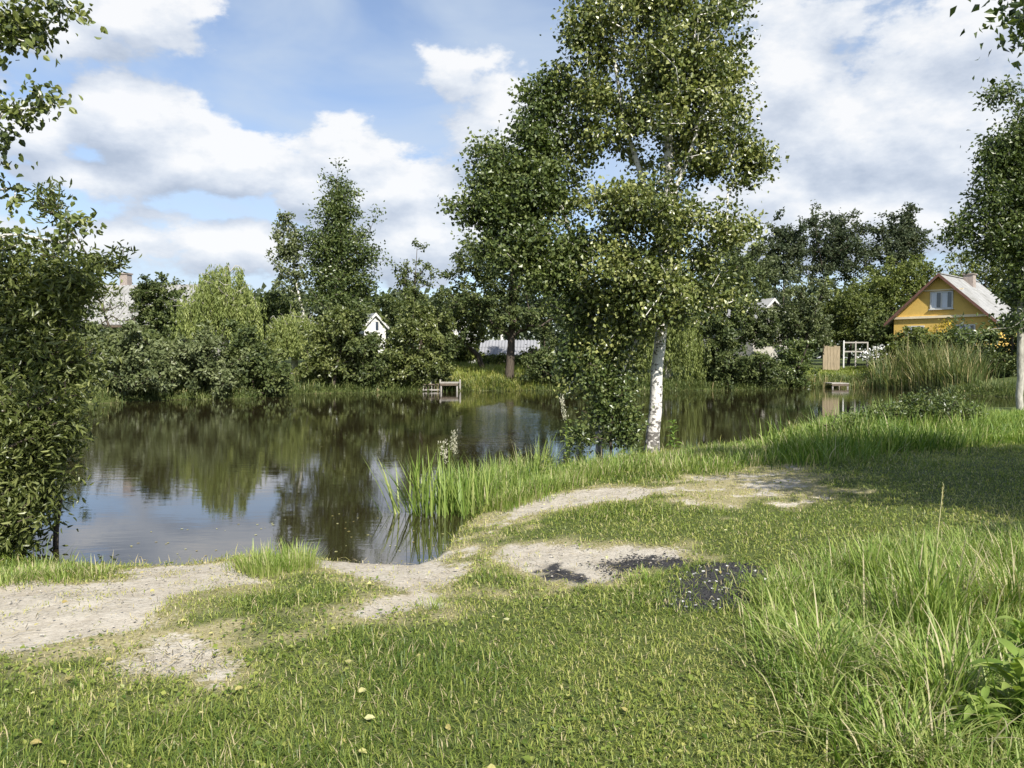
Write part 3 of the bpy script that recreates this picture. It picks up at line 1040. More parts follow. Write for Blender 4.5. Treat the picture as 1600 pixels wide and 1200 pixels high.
# house hidden in the trees left of the gate
hp = P(1206, 466, 70.0)
hh_, hhr = gable_house('hidden_house', 'pale house with grey roof almost hidden by dark trees left of the gate', (hp[0], 70.0), radians(35), 2.6, 6.0, hp[2] - 2.0, hp[2], 1.2, 'pale_wall', 'slate', over=0.3)
window(hh_, -0.6, 0.6, hp[2] - 1.2 - 4.1, hp[2] - 1.2 - 2.9)

# ------------------------------------------------------------------ gate, fence, platforms
g0 = P(1300, 568, 61.0)
gate = thing('garden_gate', 'weathered wooden board gate at the top of the far lawn', 'gate', (g0[0], 61.0, gz(g0[0], 61.0)))
gh0 = P(1300, 540, 61.0)[2] - gz(g0[0], 61.0)
for k in range(5):
    xx = -0.62 + k * 0.25
    MB().box(xx, xx + 0.235, -0.02, 0.005, 0.03, gh0 - 0.04 * ((k * 7) % 3)).build('board', M['wood'], gate)
MB().box(-0.62, 0.62, 0.007, 0.05, gh0 * 0.72, gh0 * 0.72 + 0.09).build('rail', M['wood'], gate)
MB().box(-0.62, 0.62, 0.007, 0.05, 0.25, 0.34).build('rail', M['wood'], gate)
MB().box(-0.74, -0.635, -0.05, 0.05, -0.2, gh0 + 0.15).build('post', M['wood'], gate)
f0 = P(1318, 560, 61.5)
fence = thing('rail_fence', 'pale post and rail fence beside the wooden gate', 'fence', (f0[0], 61.5, gz(f0[0], 61.5)))
fh = P(1318, 532, 61.5)[2] - gz(f0[0], 61.5)
for k in range(3):
    MB().box(k * 0.95 - 0.05, k * 0.95 + 0.05, -0.05, 0.05, -0.2, fh - 0.06 * k).build('post', M['white_paint'] if k == 0 else M['grey_wood'], fence)
for zz in (0.62, 0.93):
    MB().box(0.052, 0.90, -0.03, 0.01, fh * zz - 0.05, fh * zz + 0.05).build('rail', M['grey_wood'], fence)
    MB().box(1.0, 1.85, -0.03, 0.01, fh * zz - 0.05, fh * zz + 0.05).build('rail', M['grey_wood'], fence)


def platform(name, label, px0, px1, ptop, Y, deep, h_leg):
    a0 = P(px0, ptop, Y); a1 = P(px1, ptop, Y)
    wdt = a1[0] - a0[0]
    root = thing(name, label, 'platform', ((a0[0] + a1[0]) / 2, Y, 0))
    zt = a0[2]
    n = 5
    for k in range(n):
        y0 = deep * k / n + 0.01; y1 = deep * (k + 1) / n - 0.01
        MB().box(-wdt / 2, wdt / 2, y0, y1, zt - 0.06, zt).build('plank', M['grey_wood'], root)
    for sx in (-1, 1):
        for yy in (0.08, deep - 0.08):
            x = sx * (wdt / 2 - 0.08)
            MB().tube([(x, yy, -0.5), (x, yy, zt - 0.062)], [0.06, 0.055], 8).build('leg', M['grey_wood'], root)
    MB().box(-wdt / 2 + 0.02, wdt / 2 - 0.02, 0.0, 0.06, zt - 0.20, zt - 0.063).build('beam', M['old_wood'], root)
    return root, zt, wdt


pl, zt, wdt = platform('fishing_platform', 'small plank platform on posts under the far alder bank', 687, 716, 597.5, 47.4, 1.5, .5)
for sx in (-1, 1):
    MB().tube([(sx * (wdt / 2 + 0.05), 0.9, -0.4), (sx * (wdt / 2 + 0.05), 0.9, zt + 0.16)], [0.06, 0.06], 8).build('mooring_post', M['grey_wood'], pl)
crib_o = P(674, 608, 47.6)
crib = thing('wooden_crib', 'low dark wooden stake fence in the water left of the plank platform', 'fence', (crib_o[0], 47.6, 0))
for k in range(7):
    x = -0.5 + k * 0.17
    MB().tube([(x, 0, -0.4), (x + 0.01, 0, 0.62 - 0.05 * (k % 3))], [0.035, 0.03], 6).build('stake', M['old_wood'] if k % 3 else M['grey_wood'], crib)
MB().box(-0.56, 0.60, -0.075, -0.04, 0.06, 0.14).build('rail', M['grey_wood'], crib)
MB().box(-0.56, 0.60, -0.075, -0.04, 0.40, 0.47).build('rail', M['old_wood'], crib)
platform('landing_platform', 'low grey board landing at the foot of the far lawn below the gate', 1300, 1327, 598.5, 52.8, 1.6, .4)

# ------------------------------------------------------------------ far bank vegetation
GB = 'bushes along the far bank'
GT = 'trees behind the far bank'
far = [
    # name, label, cat, base px, depth, blobs, leaves, leaf size, mat, bark, extra
    ('willow_bush', 'grey green bush overhanging the water at the left end of the far bank', 'bush', 185, 41, [(205, 575, 58, 42), (150, 590, 45, 34), (185, 545, 40, 30)], 9000, .13, 'grey_leaf', {}),
    ('willow_bush', 'broad grey green bush below the weeping willow on the left', 'bush', 300, 43, [(310, 575, 52, 40), (345, 590, 35, 28), (280, 555, 40, 34)], 9000, .13, 'grey_leaf', {}),
    ('willow_bush', 'dark bush between the two left weeping willows at the water', 'bush', 400, 46, [(400, 570, 42, 42), (430, 592, 35, 24), (375, 540, 30, 40)], 8000, .13, 'dark_leaf', {}),
    ('round_tree', 'dark rounded tree at the right end of the grey corrugated roof', 'tree', 245, 53, [(243, 470, 36, 42), (258, 510, 32, 40), (225, 455, 22, 22)], 8000, .14, 'dark_leaf', {}),
    ('thin_tree', 'thin open tree standing before the grey corrugated roof', 'tree', 185, 52, [(165, 470, 28, 40), (190, 490, 30, 30)], 420, .10, 'grey_leaf', dict(tips=46)),
    ('dark_tree', 'dark bushy tree left of the grey house', 'tree', 95, 55, [(90, 470, 60, 60), (120, 520, 40, 40)], 6000, .16, 'dark_leaf', {}),
    ('hedge_tree', 'dark tree under the grey roof left of the willow', 'tree', 265, 48, [(275, 545, 35, 35), (240, 545, 30, 25)], 5500, .14, 'dark_leaf', {}),
    ('small_birch', 'slim pale birch with bent white stem left of the tall far birch', 'tree', 475, 55, [(452, 370, 20, 40), (450, 420, 26, 45), (470, 450, 22, 25), (440, 350, 10, 20)], 3800, .13, 'grey_leaf', dict(bmat='birch_bark', trunk=[(480, 560), (476, 500), (462, 440), (456, 395), (447, 338)], r0=.13, tips=110)),
    ('tall_birch', 'tall dense birch rising above the bushes on the far bank', 'tree', 530, 55, [(530, 390, 50, 70), (532, 320, 34, 45), (530, 455, 54, 40), (560, 400, 36, 60), (500, 400, 30, 60), (525, 292, 16, 18)], 19000, .13, 'aspen_leaf', dict(trunk=[(535, 560), (534, 470), (530, 380), (526, 280)], r0=.2, tint=(.45, .22))),
    ('hedge_bush', 'dark hedge bush behind the second weeping willow', 'bush', 400, 62, [(395, 490, 40, 32), (440, 475, 40, 25)], 5000, .16, 'dark_leaf', {}),
    ('bank_bush', 'olive bush at the foot of the tall far birch', 'bush', 520, 50, [(520, 535, 38, 45), (510, 570, 40, 30)], 9000, .13, 'bush_leaf', {}),
    ('bank_bush', 'dark bush to the left under the white gabled shed', 'bush', 570, 51, [(565, 548, 36, 30), (575, 575, 38, 26), (545, 500, 30, 28)], 8000, .13, 'dark_leaf', {}),
    ('bank_bush', 'large olive bush between the white shed and the plank platform', 'bush', 640, 50, [(640, 545, 52, 48), (660, 500, 42, 34), (620, 575, 44, 30), (665, 575, 38, 30)], 15000, .13, 'bush_leaf', {}),
    ('bank_bush', 'dark bush hanging over the stake fence by the plank platform', 'bush', 690, 51, [(690, 540, 30, 38), (680, 575, 26, 24)], 6000, .13, 'dark_leaf', {}),
    ('hedge_tree', 'mid green tree behind and right of the white gabled shed', 'tree', 620, 70, [(615, 485, 40, 28), (655, 475, 40, 34), (560, 470, 30, 24)], 6000, .17, 'dark_leaf', {}),
    ('sapling', 'slender open sapling standing against the sky right of the tall far birch', 'tree', 640, 58, [(628, 425, 14, 28), (652, 395, 9, 22), (665, 430, 18, 22), (640, 450, 24, 22)], 1500, .13, 'dark_leaf', dict(tips=70, trunk=[(645, 520), (648, 450), (652, 380)], r0=.07)),
    ('alder', 'far alder with dark bare trunk standing at the water edge', 'tree', 795, 51, [(765, 465, 66, 34), (780, 415, 80, 40), (830, 475, 56, 42), (745, 395, 42, 28), (850, 420, 56, 56), (790, 500, 60, 22), (720, 470, 32, 24), (880, 480, 50, 50)], 20000, .13, 'dark_leaf', dict(trunk=[(795, 612), (796, 575), (799, 535), (801, 480), (800, 420), (798, 370)], r0=.36, start=.32, tint=(.55, .25))),
    ('leaning_tree', 'tree with a dark trunk leaning left over the far bank lawn', 'tree', 752, 54, [(700, 505, 42, 32), (730, 490, 36, 26), (745, 515, 22, 16), (700, 535, 30, 22)], 6500, .13, 'bush_leaf', dict(trunk=[(754, 576), (748, 556), (733, 543), (712, 530), (700, 505)], r0=.22, start=.6)),
    ('shore_bush', 'dark bush right of the far alder trunk', 'bush', 845, 51.5, [(845, 575, 36, 26), (875, 560, 36, 36), (900, 575, 30, 28)], 7000, .13, 'dark_leaf', {}),
    ('shore_bush', 'bush behind the birch trunk beside the hanging willow', 'bush', 955, 53, [(950, 560, 50, 45), (985, 580, 36, 28), (920, 540, 40, 40)], 8000, .13, 'bush_leaf', {}),
    ('dark_bush', 'dark bush right of the hanging willow at the water', 'bush', 1135, 52.5, [(1130, 565, 36, 42), (1120, 520, 30, 44)], 8000, .13, 'dark_leaf', {}),
    ('dark_bush', 'dark low bush trailing in the water under the hidden house', 'bush', 1185, 54.5, [(1185, 580, 44, 28), (1160, 590, 36, 20)], 6000, .13, 'dark_leaf', {}),
    ('dark_bush', 'dense green bush at the left edge of the far lawn', 'bush', 1235, 55.5, [(1232, 575, 34, 34), (1248, 555, 24, 30), (1210, 590, 30, 18)], 8000, .13, 'aspen_leaf', {}),
    ('wood_tree', 'broad dark tree behind the main birch on its right', 'tree', 1140, 63, [(1140, 450, 50, 60), (1160, 510, 46, 40), (1110, 430, 36, 50)], 10000, .16, 'dark_leaf', {}),
    ('wood_tree', 'grey green tree hiding the pale house on the right', 'tree', 1240, 62, [(1245, 480, 44, 44), (1205, 512, 36, 36), (1190, 500, 24, 24), (1265, 520, 36, 34)], 11000, .15, 'grey_leaf', dict(tint=(.4, .2))),
    ('wood_tree', 'olive tree behind the wooden gate', 'tree', 1325, 66, [(1320, 480, 46, 44), (1350, 500, 40, 34), (1300, 510, 36, 28)], 9000, .15, 'olive_leaf', {}),
    ('wood_tree', 'light olive tree at the left gable of the yellow house', 'tree', 1395, 74, [(1395, 445, 46, 40), (1360, 470, 36, 40), (1430, 430, 36, 30)], 9000, .17, 'olive_leaf', dict(tint=(.6, .22))),
    ('wood_tree', 'small dark tree between gate and yellow house', 'tree', 1375, 63, [(1385, 510, 34, 26), (1365, 525, 32, 18)], 5000, .15, 'dark_leaf', {}),
    ('forest_tree', 'leftmost of three big dark trees on the skyline at right', 'tree', 1222, 95, [(1224, 385, 36, 44), (1215, 420, 38, 40), (1245, 370, 24, 26)], 8000, .22, 'far_leaf', {}),
    ('forest_tree', 'widest of three big dark trees on the skyline at right', 'tree', 1308, 98, [(1300, 370, 46, 46), (1330, 400, 44, 50), (1285, 420, 40, 40)], 11000, .22, 'far_leaf', {}),
    ('forest_tree', 'big dark tree on the skyline left above the yellow house', 'tree', 1400, 100, [(1398, 365, 34, 38), (1420, 385, 32, 40), (1385, 410, 36, 36)], 9000, .22, 'far_leaf', {}),
    ('wood_tree', 'blue green tree behind the main birch crown by the skyline trees', 'tree', 1160, 80, [(1150, 400, 40, 50), (1180, 430, 34, 40)], 6500, .18, 'grey_leaf', dict(tint=(.35, .2))),
    ('wood_tree', 'green tree behind the ridge of the yellow house', 'tree', 1540, 74, [(1550, 430, 50, 40), (1500, 420, 40, 24), (1600, 440, 60, 50)], 8000, .17, 'olive_leaf', {}),
    ('garden_bush', 'green bush below the left eave of the yellow house', 'bush', 1420, 56, [(1425, 535, 34, 24), (1410, 560, 34, 24)], 6000, .13, 'olive_leaf', {}),
    ('garden_bush', 'dense green bush right of the yellow flowering shrub', 'bush', 1515, 54, [(1515, 545, 36, 34), (1545, 565, 36, 34)], 8000, .13, 'aspen_leaf', {}),
    ('garden_bush', 'dark bush at the right end of the far bank', 'bush', 1580, 48, [(1575, 560, 46, 44), (1620, 540, 50, 60), (1560, 590, 34, 26)], 9000, .13, 'dark_leaf', {}),
    ('low_bush', 'low bush under the white garden shed behind the leaning trunk', 'bush', 722, 59, [(715, 548, 26, 20), (738, 552, 18, 14)], 3500, .13, 'olive_leaf', {}),
    ('low_bush', 'long low bush along the foot of the pale outbuilding', 'bush', 795, 57.5, [(770, 563, 26, 9), (810, 563, 28, 9), (840, 555, 18, 14)], 3500, .12, 'olive_leaf', {}),
    ('low_bush', 'light green bush beside the leaning trunk on the far bank lawn', 'bush', 700, 55, [(692, 550, 18, 22)], 2500, .12, 'olive_leaf', {}),
    ('flowering_shrub', 'shrub full of yellow flowers against the yellow house wall', 'shrub', 1468, 55, [(1466, 525, 17, 20), (1475, 512, 14, 14)], 700, .085, 'yellow_leaf', {}),
    ('garden_bush', 'low bush of green leaves under the yellow flowering shrub', 'bush', 1470, 54.5, [(1470, 552, 34, 22), (1455, 530, 26, 12)], 5000, .12, 'olive_leaf', {}),
]
def shore_depth(px):
    t = np.arange(32.0, 62.0, 0.05)
    d = sdf(POND, (px - 800) / 1200 * t, t)
    k = np.where(d > 0)[0]
    return t[k[-1]] if len(k) else None


for i, (nm, lab, cat, px, Y, bl, nl, ls, mat, ex) in enumerate(far):
    if nm in ('willow_bush', 'bank_bush', 'shore_bush', 'dark_bush') and shore_depth(px):
        Y = shore_depth(px) + 0.9 + (lab.find('behind') >= 0) * 1.5
    far_tree(nm, lab, cat, px, Y, bl, int(nl * 0.95), ls * 1.66, mat, seed=100 + i, group=GB if cat == 'bush' else GT, **ex)

weeping('weeping_willow', 'tall yellow green weeping willow left of the far birches', 345, 47, [(345, 455, 52, 34), (310, 480, 34, 28), (380, 480, 30, 26), (350, 425, 34, 16)], (350, 420), 562, 520, .22, 'willow_leaf', 301, 'weeping willows across the pond')
weeping('weeping_willow', 'low yellow green weeping willow in front of the slim pale birch', 455, 49, [(455, 505, 36, 22), (435, 515, 20, 16), (478, 512, 18, 18)], (458, 488), 562, 330, .20, 'willow_leaf', 302, 'weeping willows across the pond')
weeping('weeping_willow', 'weeping willow with curtains of twigs touching the water behind the birch trunk', 1045, 50.5, [(1045, 480, 50, 40), (1075, 520, 30, 34), (1015, 520, 28, 34), (1085, 545, 18, 30)], (1045, 450), 612, 520, .20, 'willow_leaf', 303, 'weeping willows across the pond')

# white hydrangea-like bush
hyd = thing('white_flower_bush', 'rounded bush covered in white blossom right of the rail fence', 'bush', P(1370, 562, 60))
rg = rng_(77)
hb_ = px_blobs([(1372, 552, 26, 11), (1385, 546, 16, 8), (1355, 556, 14, 8)], 60)
pt = blob_points(hb_, 420, rg, 0.8)
V, F, k = leaf_arrays(pt, .13 * (.7 + .6 * rg.random(420)), rg.normal(size=(420, 3)), rg.normal(size=(420, 3)) + [0, -1, 1], .9)
mk('blossom', V, [F], M['white_petal'], hyd, np.repeat(rg.random(420) * .9, k))
pt = blob_points([(c, r * 0.95, w) for c, r, w in hb_], 900, rg, 0.3) - np.array([0, 0, .12])
V, F, k = leaf_arrays(pt, .13 * (.7 + .6 * rg.random(900)), rg.normal(size=(900, 3)), rg.normal(size=(900, 3)) + [0, 0, 1], .5)
mk('foliage', V, [F], M['dark_leaf'], hyd, np.repeat(rg.random(900) * .9, k))

# distant woods: one mass along the horizon
def woods():
    rg = rng_(5)
    blobs = []
    for px in np.arange(-500, 2200, 26):
        Y = 150 + rg.random() * 40
        top = 452 + rg.normal(0, 4) + (0 if px < 1100 else -8)
        k = Y / 1200
        c = P(px, top + 34, Y)
        blobs.append((c, np.array([26 * k, 4.0, 34 * k]), 1.0))
        blobs.append((P(px + 10, 535, Y), np.array([30 * k, 4.0, 40 * k]), 0.8))
    pt = blob_points(blobs, 46000, rg, 0.6)
    n = len(pt)
    V, F, k = leaf_arrays(pt, 1.3 * (.6 + .8 * rg.random(n)), rg.normal(size=(n, 3)), rg.normal(size=(n, 3)) + [0, -.6, .6], .8)
    o = mk('distant_woods', V, [F], M['far_leaf'], None, np.repeat(np.clip(.5 + .25 * rg.normal(size=n), 0, .95), k))
    tag(o, 'low dark line of distant woods along the horizon', 'woods', None, 'stuff')
    NTRI[0] += 2 * len(F)


woods()


# far bank grass, reeds
def strip_grass(name, label, poly, n, L, Wd, mat, seed, tint=(.5, .2), lean=.25, bend=.5, stuff=True, cat='grass', straw=0.0, k5=False, clump=45):
    rg = rng_(seed)
    poly = np.asarray(poly)
    ext = sqrt(abs(np.ptp(poly[:, 0]) * np.ptp(poly[:, 1])))
    nc = max(12, int(n / clump))
    cc = in_poly_points(poly, nc, rg)
    ci = rg.integers(0, nc, n)
    loose = rg.random(n) < .30
    sig = np.clip(.55 * sqrt(abs(np.ptp(poly[:, 0]) * np.ptp(poly[:, 1])) / nc), .03, .5)
    xy = np.where(loose[:, None], in_poly_points(poly, n, rg), cc[ci] + rg.normal(0, sig, (n, 2)))
    z = np.maximum(ground_z(xy[:, 0], xy[:, 1]), -0.15)
    B = np.column_stack([xy, z - 0.01])
    cl = .45 + .75 * rg.random(nc) ** 1.2
    ln = L[0] + (L[1] - L[0]) * rg.random(n) * np.where(loose, .45, cl[ci]) * (0.45 + 1.1 * fnoise(xy[:, 0], xy[:, 1], 1.1, seed))
    ctint = rg.normal(0, 1, nc)
    tt = np.clip(tint[0] + tint[1] * (.75 * rg.normal(size=n) + .75 * ctint[ci]), 0, .9)
    tt = np.where(rg.random(n) < straw, 1.0, tt)
    caz = rg.random(nc) * 2 * pi
    v_ = (xy - cc[ci]) / sig + .8 * np.stack([np.cos(caz), np.sin(caz)], 1)[ci] + rg.normal(0, .7, (n, 2))
    az = np.arctan2(v_[:, 1], v_[:, 0])
    args = (B, ln, Wd * (.7 + .6 * rg.random(n)), np.abs(rg.normal(lean, lean * .7, n)), az, np.abs(rg.normal(bend, bend * .5, n)), tt)
    if k5:
        V, F, t = long_blade_arrays(*args)
        o = mk(name, V, [F], M[mat], None, t)
    else:
        V, F4, F3, t = blade_arrays(*args)
        o = mk(name, V, [F4, F3], M[mat], None, t)
    if stuff:
        tag(o, label, cat, None, 'stuff')
    return o


def wpoly(pp):
    """photo pixel + depth corners to ground polygon"""
    return np.array([((px - 800) / 1200 * Y, Y) for px, Y in pp])


strip_grass('far_lawn_grass', 'bright green grass of the sloping lawn below the gate', wpoly([(1262, 54.6), (1420, 52.6), (1420, 62), (1262, 62)]), 24000, (.10, .30), .035, 'grass', 401, (.46, .15), .4, .6)
strip_grass('far_bank_grass', 'sunny yellow green grass on the bank by the plank platform', wpoly([(660, 48.5), (860, 49.3), (860, 60), (660, 60)]), 20000, (.25, .7), .035, 'grass', 402, (.62, .2))
strip_grass('far_bank_grass', 'pale rushes and grass on the bank under the tall far birch', wpoly([(470, 46.4), (600, 48.8), (600, 51), (470, 49)]), 7000, (.3, 1.15), .045, 'reed', 403, (.62, .2), straw=.15)
strip_grass('far_bank_grass', 'grass fringe at the water right of the alder', wpoly([(860, 50.4), (990, 50.4), (990, 53), (860, 53)]), 4000, (.3, .8), .04, 'grass', 404, (.6, .2))
strip_grass('reed_bed', 'tall pale green reeds in the shallows before the yellow house', wpoly([(1375, 52.6), (1430, 51.0), (1480, 47), (1520, 44.5), (1530, 49), (1500, 54), (1385, 56)]), 9000, (.7, 3.0), .05, 'reed', 405, (.5, .25), .12, .4, straw=.14, clump=110)
strip_grass('reed_fringe', 'thin reeds along the water edge of the far lawn', wpoly([(1262, 54.6), (1400, 53.6), (1400, 54.6), (1262, 55.6)]), 900, (.3, 1.1), .04, 'reed', 406, (.6, .2), .12, .3, straw=.3)
strip_grass('shore_litter', 'dry reed litter along the far waterline', wpoly([(120, 36.4), (300, 40.3), (480, 46), (480, 46.9), (300, 41.2), (120, 37.4)]), 2500, (.15, .5), .04, 'reed', 407, (.7, .2), .6, .8, straw=.5)
strip_grass('shore_litter', 'dry reed litter along the waterline right of the hanging willow', wpoly([(1100, 50.6), (1270, 55.0), (1270, 55.8), (1100, 51.6)]), 1500, (.12, .4), .04, 'reed', 408, (.7, .2), .6, .8, straw=.5)

fs = [w0(*p) for p in [(1590, 621), (1500, 617), (1420, 607), (1340, 604), (1270, 605), (1180, 609), (1100, 610), (1000, 611), (900, 610), (800, 610), (690, 611), (600, 613), (470, 615), (380, 623), (300, 624), (230, 626), (150, 631)]]
fs = np.array(fs)
strip_grass('shore_sedge', 'mixed sedge and weeds fringing the whole far waterline', np.concatenate([fs + [0, -.15], (fs * 1.035 + [0, .35])[::-1]]), 26000, (.12, .75), .045, 'reed', 409, (.35, .25), .3, .7, straw=.01)
# ------------------------------------------------------------------ near trees
YB = 15.4
bb = gp(1018, 706)
YB = bb[1]
tr_px = [(1018, 710), (1020, 680), (1024, 620), (1032, 520), (1041, 400), (1046, 280), (1043, 150), (1037, 20), (1032, -90), (1028, -200)]
trunk = [P(a_, b_, YB) for a_, b_ in tr_px]; trunk[0][2] = bb[2] - 0.06
tree('birch_tree', 'tall birch with white trunk standing on the near bank at centre', 'tree', trunk, [.18, .148, .134, .124, .11, .095, .08, .06, .04, .02],
     px_blobs([(1030, 60, 120, 90), (1020, -60, 105, 90), (1025, -170, 70, 80), (1050, 180, 130, 80), (1120, 230, 75, 55), (950, 190, 62, 60), (1000, 310, 110, 50), (1075, 360, 80, 55),
               (950, 400, 66, 50), (1030, 440, 66, 40), (1150, 280, 44, 40), (930, 470, 50, 40), (925, 60, 50, 80), (1130, 60, 46, 90), (1100, 420, 50, 40), (1150, 470, 26, 14), (1035, 430, 60, 46, -1.0, 1.6), (1030, 340, 70, 46, -1.0, 1.4), (960, 330, 60, 50, -.5), (1180, 240, 26, 20), (1080, 120, 90, 70), (1000, 480, 60, 30, -.9, 2.2), (960, 430, 70, 50, -.7, 1.8), (1110, 470, 50, 34, -.3, 1.6), (1060, 470, 44, 26, -1.1, 1.6), (905, 30, 40, 60, 0, 1.4), (905, 130, 40, 60, .2, 1.4), (905, 230, 36, 50, .2, 1.3), (1185, 250, 30, 36, 0, 1.3), (1150, 150, 40, 60, 0, 1.2), (1160, 350, 36, 30, 0, 1.2), (925, 545, 40, 44, -.2, 2.2), (975, 530, 34, 34, -.4, 2.2), (905, 600, 26, 30, -.2, 1.6), (960, 590, 26, 26, -.2, 1.6), (1075, 500, 22, 24, -.3, 1.5)], YB),
     800, 84, .092, 'birch_leaf', 'birch_bark', 11, .27, .78, .55, False, .45, .24, .0055, None, .45, (.50, .34), 12,
     extra_trunks=[([P(1040, 420, YB), P(1010, 300, YB + .2), P(975, 190, YB), P(955, 60, YB - .1), P(945, -60, YB)], [.07, .06, .045, .03, .012]),
                   ([P(1043, 330, YB), P(1085, 220, YB - .3), P(1112, 110, YB - .3), P(1125, -20, YB - .2)], [.06, .045, .03, .012])])
ab = gp(936, 706); YA = ab[1] + .2
trunk = [P(a_, b_, YA) for a_, b_ in [(936, 708), (934, 650), (932, 600), (924, 500), (908, 420), (886, 350), (858, 270), (838, 190), (826, 125)]]
trunk[0][2] = gz(trunk[0][0], YA) - 0.05
tree('aspen_tree', 'slender dark leaved tree leaning left beside the white birch', 'tree', trunk, [.085, .08, .075, .07, .06, .05, .04, .025, .01],
     px_blobs([(825, 205, 44, 70), (772, 260, 50, 60), (835, 300, 70, 60), (757, 330, 56, 40), (800, 385, 76, 40), (868, 200, 30, 70), (720, 290, 26, 18), (890, 400, 50, 50), (900, 480, 44, 45), (950, 540, 40, 45), (862, 140, 16, 40), (880, 120, 14, 40), (905, 560, 44, 50), (960, 600, 36, 40), (850, 430, 50, 30), (780, 330, 60, 40)], YA),
     500, 76, .09, 'aspen_leaf', 'grey_bark', 12, .25, .8, .5, False, .4, .3, .005, None, .45, (.5, .24), 8)
ub = gp(955, 712)
tree('thicket_shrub', 'leafy undergrowth shrub at the foot of the white birch', 'shrub', [ub, ub + [0, 0, .7], ub + [.1, 0, 1.5]], [.03, .02, .008],
     px_blobs([(937, 645, 32, 56), (982, 686, 26, 22), (905, 684, 20, 24), (958, 605, 28, 44), (985, 650, 18, 26), (925, 585, 22, 40)], ub[1]),
     110, 30, .085, 'aspen_leaf', 'bark', 13, .2, .7, .3, True, .3, .02, .004, None, .3, (.55, .25), 6)

# right-hand tree with the pale trunk
rt = gp(1594, 641); YR = rt[1]
tr_px = [(1594, 643), (1594, 580), (1595, 500), (1600, 400), (1606, 300), (1610, 200), (1612, 110)]
trunk = [P(a_, b_, YR) for a_, b_ in tr_px]; trunk[0][2] = rt[2] - .05
tree('rowan_tree', 'tree with thin pale trunk at the right edge of the lawn', 'tree', trunk, [.105, .10, .09, .08, .065, .045, .02],
     px_blobs([(1605, 200, 40, 50), (1565, 225, 40, 40), (1545, 280, 40, 26), (1590, 300, 60, 50), (1570, 370, 60, 36), (1550, 395, 36, 20), (1600, 440, 36, 36), (1490, 372, 30, 12), (1590, 500, 40, 16), (1500, 350, 26, 10), (1660, 300, 60, 120), (1690, 430, 60, 60), (1510, 512, 26, 14), (1580, 250, 56, 50), (1560, 330, 60, 40), (1610, 380, 50, 60), (1600, 460, 34, 30), (1560, 150, 30, 24)], YR),
     480, 66, .13, 'aspen_leaf', 'grey_bark', 14, .32, .55, .3, False, .5, .28, .006, None, .4, (.45, .25), 9)

# shade tree on the right, outside the picture but for its low twigs
st_base = np.array([7.7, 4.5, gz(7.7, 4.5) - .05])
tree('shade_tree', 'tree reaching leafy twigs into the top right corner and shading the lawn', 'tree',
     [st_base, st_base + [0.05, 0, 2.5], st_base + [.2, .2, 5], st_base + [.1, .4, 7.5]], [.2, .16, .11, .03],
     [(st_base + [-.3, .4, 4.6], np.array([2.6, 2.4, 1.7]), 1), (st_base + [.2, 1.0, 6.4], np.array([2.2, 2.2, 1.5]), 1), (st_base + [1.6, 2.2, 4.6], np.array([2.6, 2.4, 1.8]), 1), (st_base + [2.5, 1.5, 6.5], np.array([2.2, 2.2, 1.6]), 1), (st_base + [-.6, -1.0, 3.6], np.array([1.8, 1.8, 1.0]), 1),
      (P(1590, 10, 8.6), np.array([.36, .5, .16]), 3), (P(1625, 45, 8.4), np.array([.4, .6, .14]), 3), (st_base + [.6, .8, 4.0], np.array([2.4, 2.2, 1.2]), 1.2)],
     640, 100, .105, 'aspen_leaf', 'grey_bark', 15, .34, .6, .3, False, .5, .25, .006, None, .25, (.45, .25), 9)
# hanging birch at the left edge
lb0 = np.array([-6.0, 5.3, gz(-6.0, 5.3) - .05])
tree('birch_tree', 'birch with twigs hanging into the upper left corner', 'tree',
     [lb0, lb0 + [.1, .1, 2], lb0 + [.25, .3, 4.2], lb0 + [.2, .5, 6.5]], [.13, .11, .08, .03],
     px_blobs([(10, 50, 30, 44), (48, 30, 16, 26), (55, 85, 12, 22), (30, 175, 30, 10), (80, 160, 26, 9), (0, 215, 12, 50), (4, 300, 10, 36), (50, 372, 50, 9), (125, 345, 30, 8), (0, 375, 30, 14), (105, 10, 14, 18), (85, 8, 10, 10),
               (-150, 60, 110, 120, 0, .5), (-170, 260, 110, 90, 0, .5), (-60, 200, 40, 120, 0, .6)], 6.0),
     250, 20, .052, 'birch_leaf', 'birch_bark', 16, .10, .72, .6, True, .3, .3, .003, None, .35, (.35, .2), 10)

# big willow shrub at the left
lw = np.array(list(w0(5, 884)) + [0.02]); YL = lw[1] + .5
stems = []
rg = rng_(61)
for k in range(9):
    b_ = lw + np.array([rg.normal(-.35, .25), .35 + abs(rg.normal(.1, .2)), -.08])
    e_ = P(20 + rg.normal(0, 40), 500 + rg.random() * 160, YL + .35 + abs(rg.normal(0, .3)))
    m_ = b_ * .55 + e_ * .45 + rg.normal(0, .12, 3)
    stems.append(([b_, b_ * .75 + m_ * .25 + [0, 0, .05], m_, e_], [.055, .047, .035, .012]))
tree('willow_shrub', 'big willow shrub leaning over the water at the left edge', 'shrub',
     [lw - [.2, 0, .08], lw + [-.1, .2, .8], P(40, 560, YL), P(60, 440, YL)], [.07, .055, .04, .012],
     px_blobs([(60, 470, 76, 70), (40, 590, 96, 80), (66, 660, 56, 62), (36, 770, 54, 62), (-80, 600, 90, 150), (115, 440, 40, 26), (60, 400, 60, 16), (-20, 440, 60, 60), (105, 560, 46, 60), (15, 850, 44, 34, 0, 1.6), (46, 720, 52, 60, -.3, 1.5), (20, 790, 50, 50, -.5, 1.6), (66, 690, 42, 40, -.2, 1.3), (50, 640, 70, 60, -.6, 1.2)], YL),
     760, 36, .085, 'bush_leaf', 'bark', 17, .2, .27, .1, True, .35, .12, .004, None, .45, (.5, .24), 7, extra_trunks=stems)
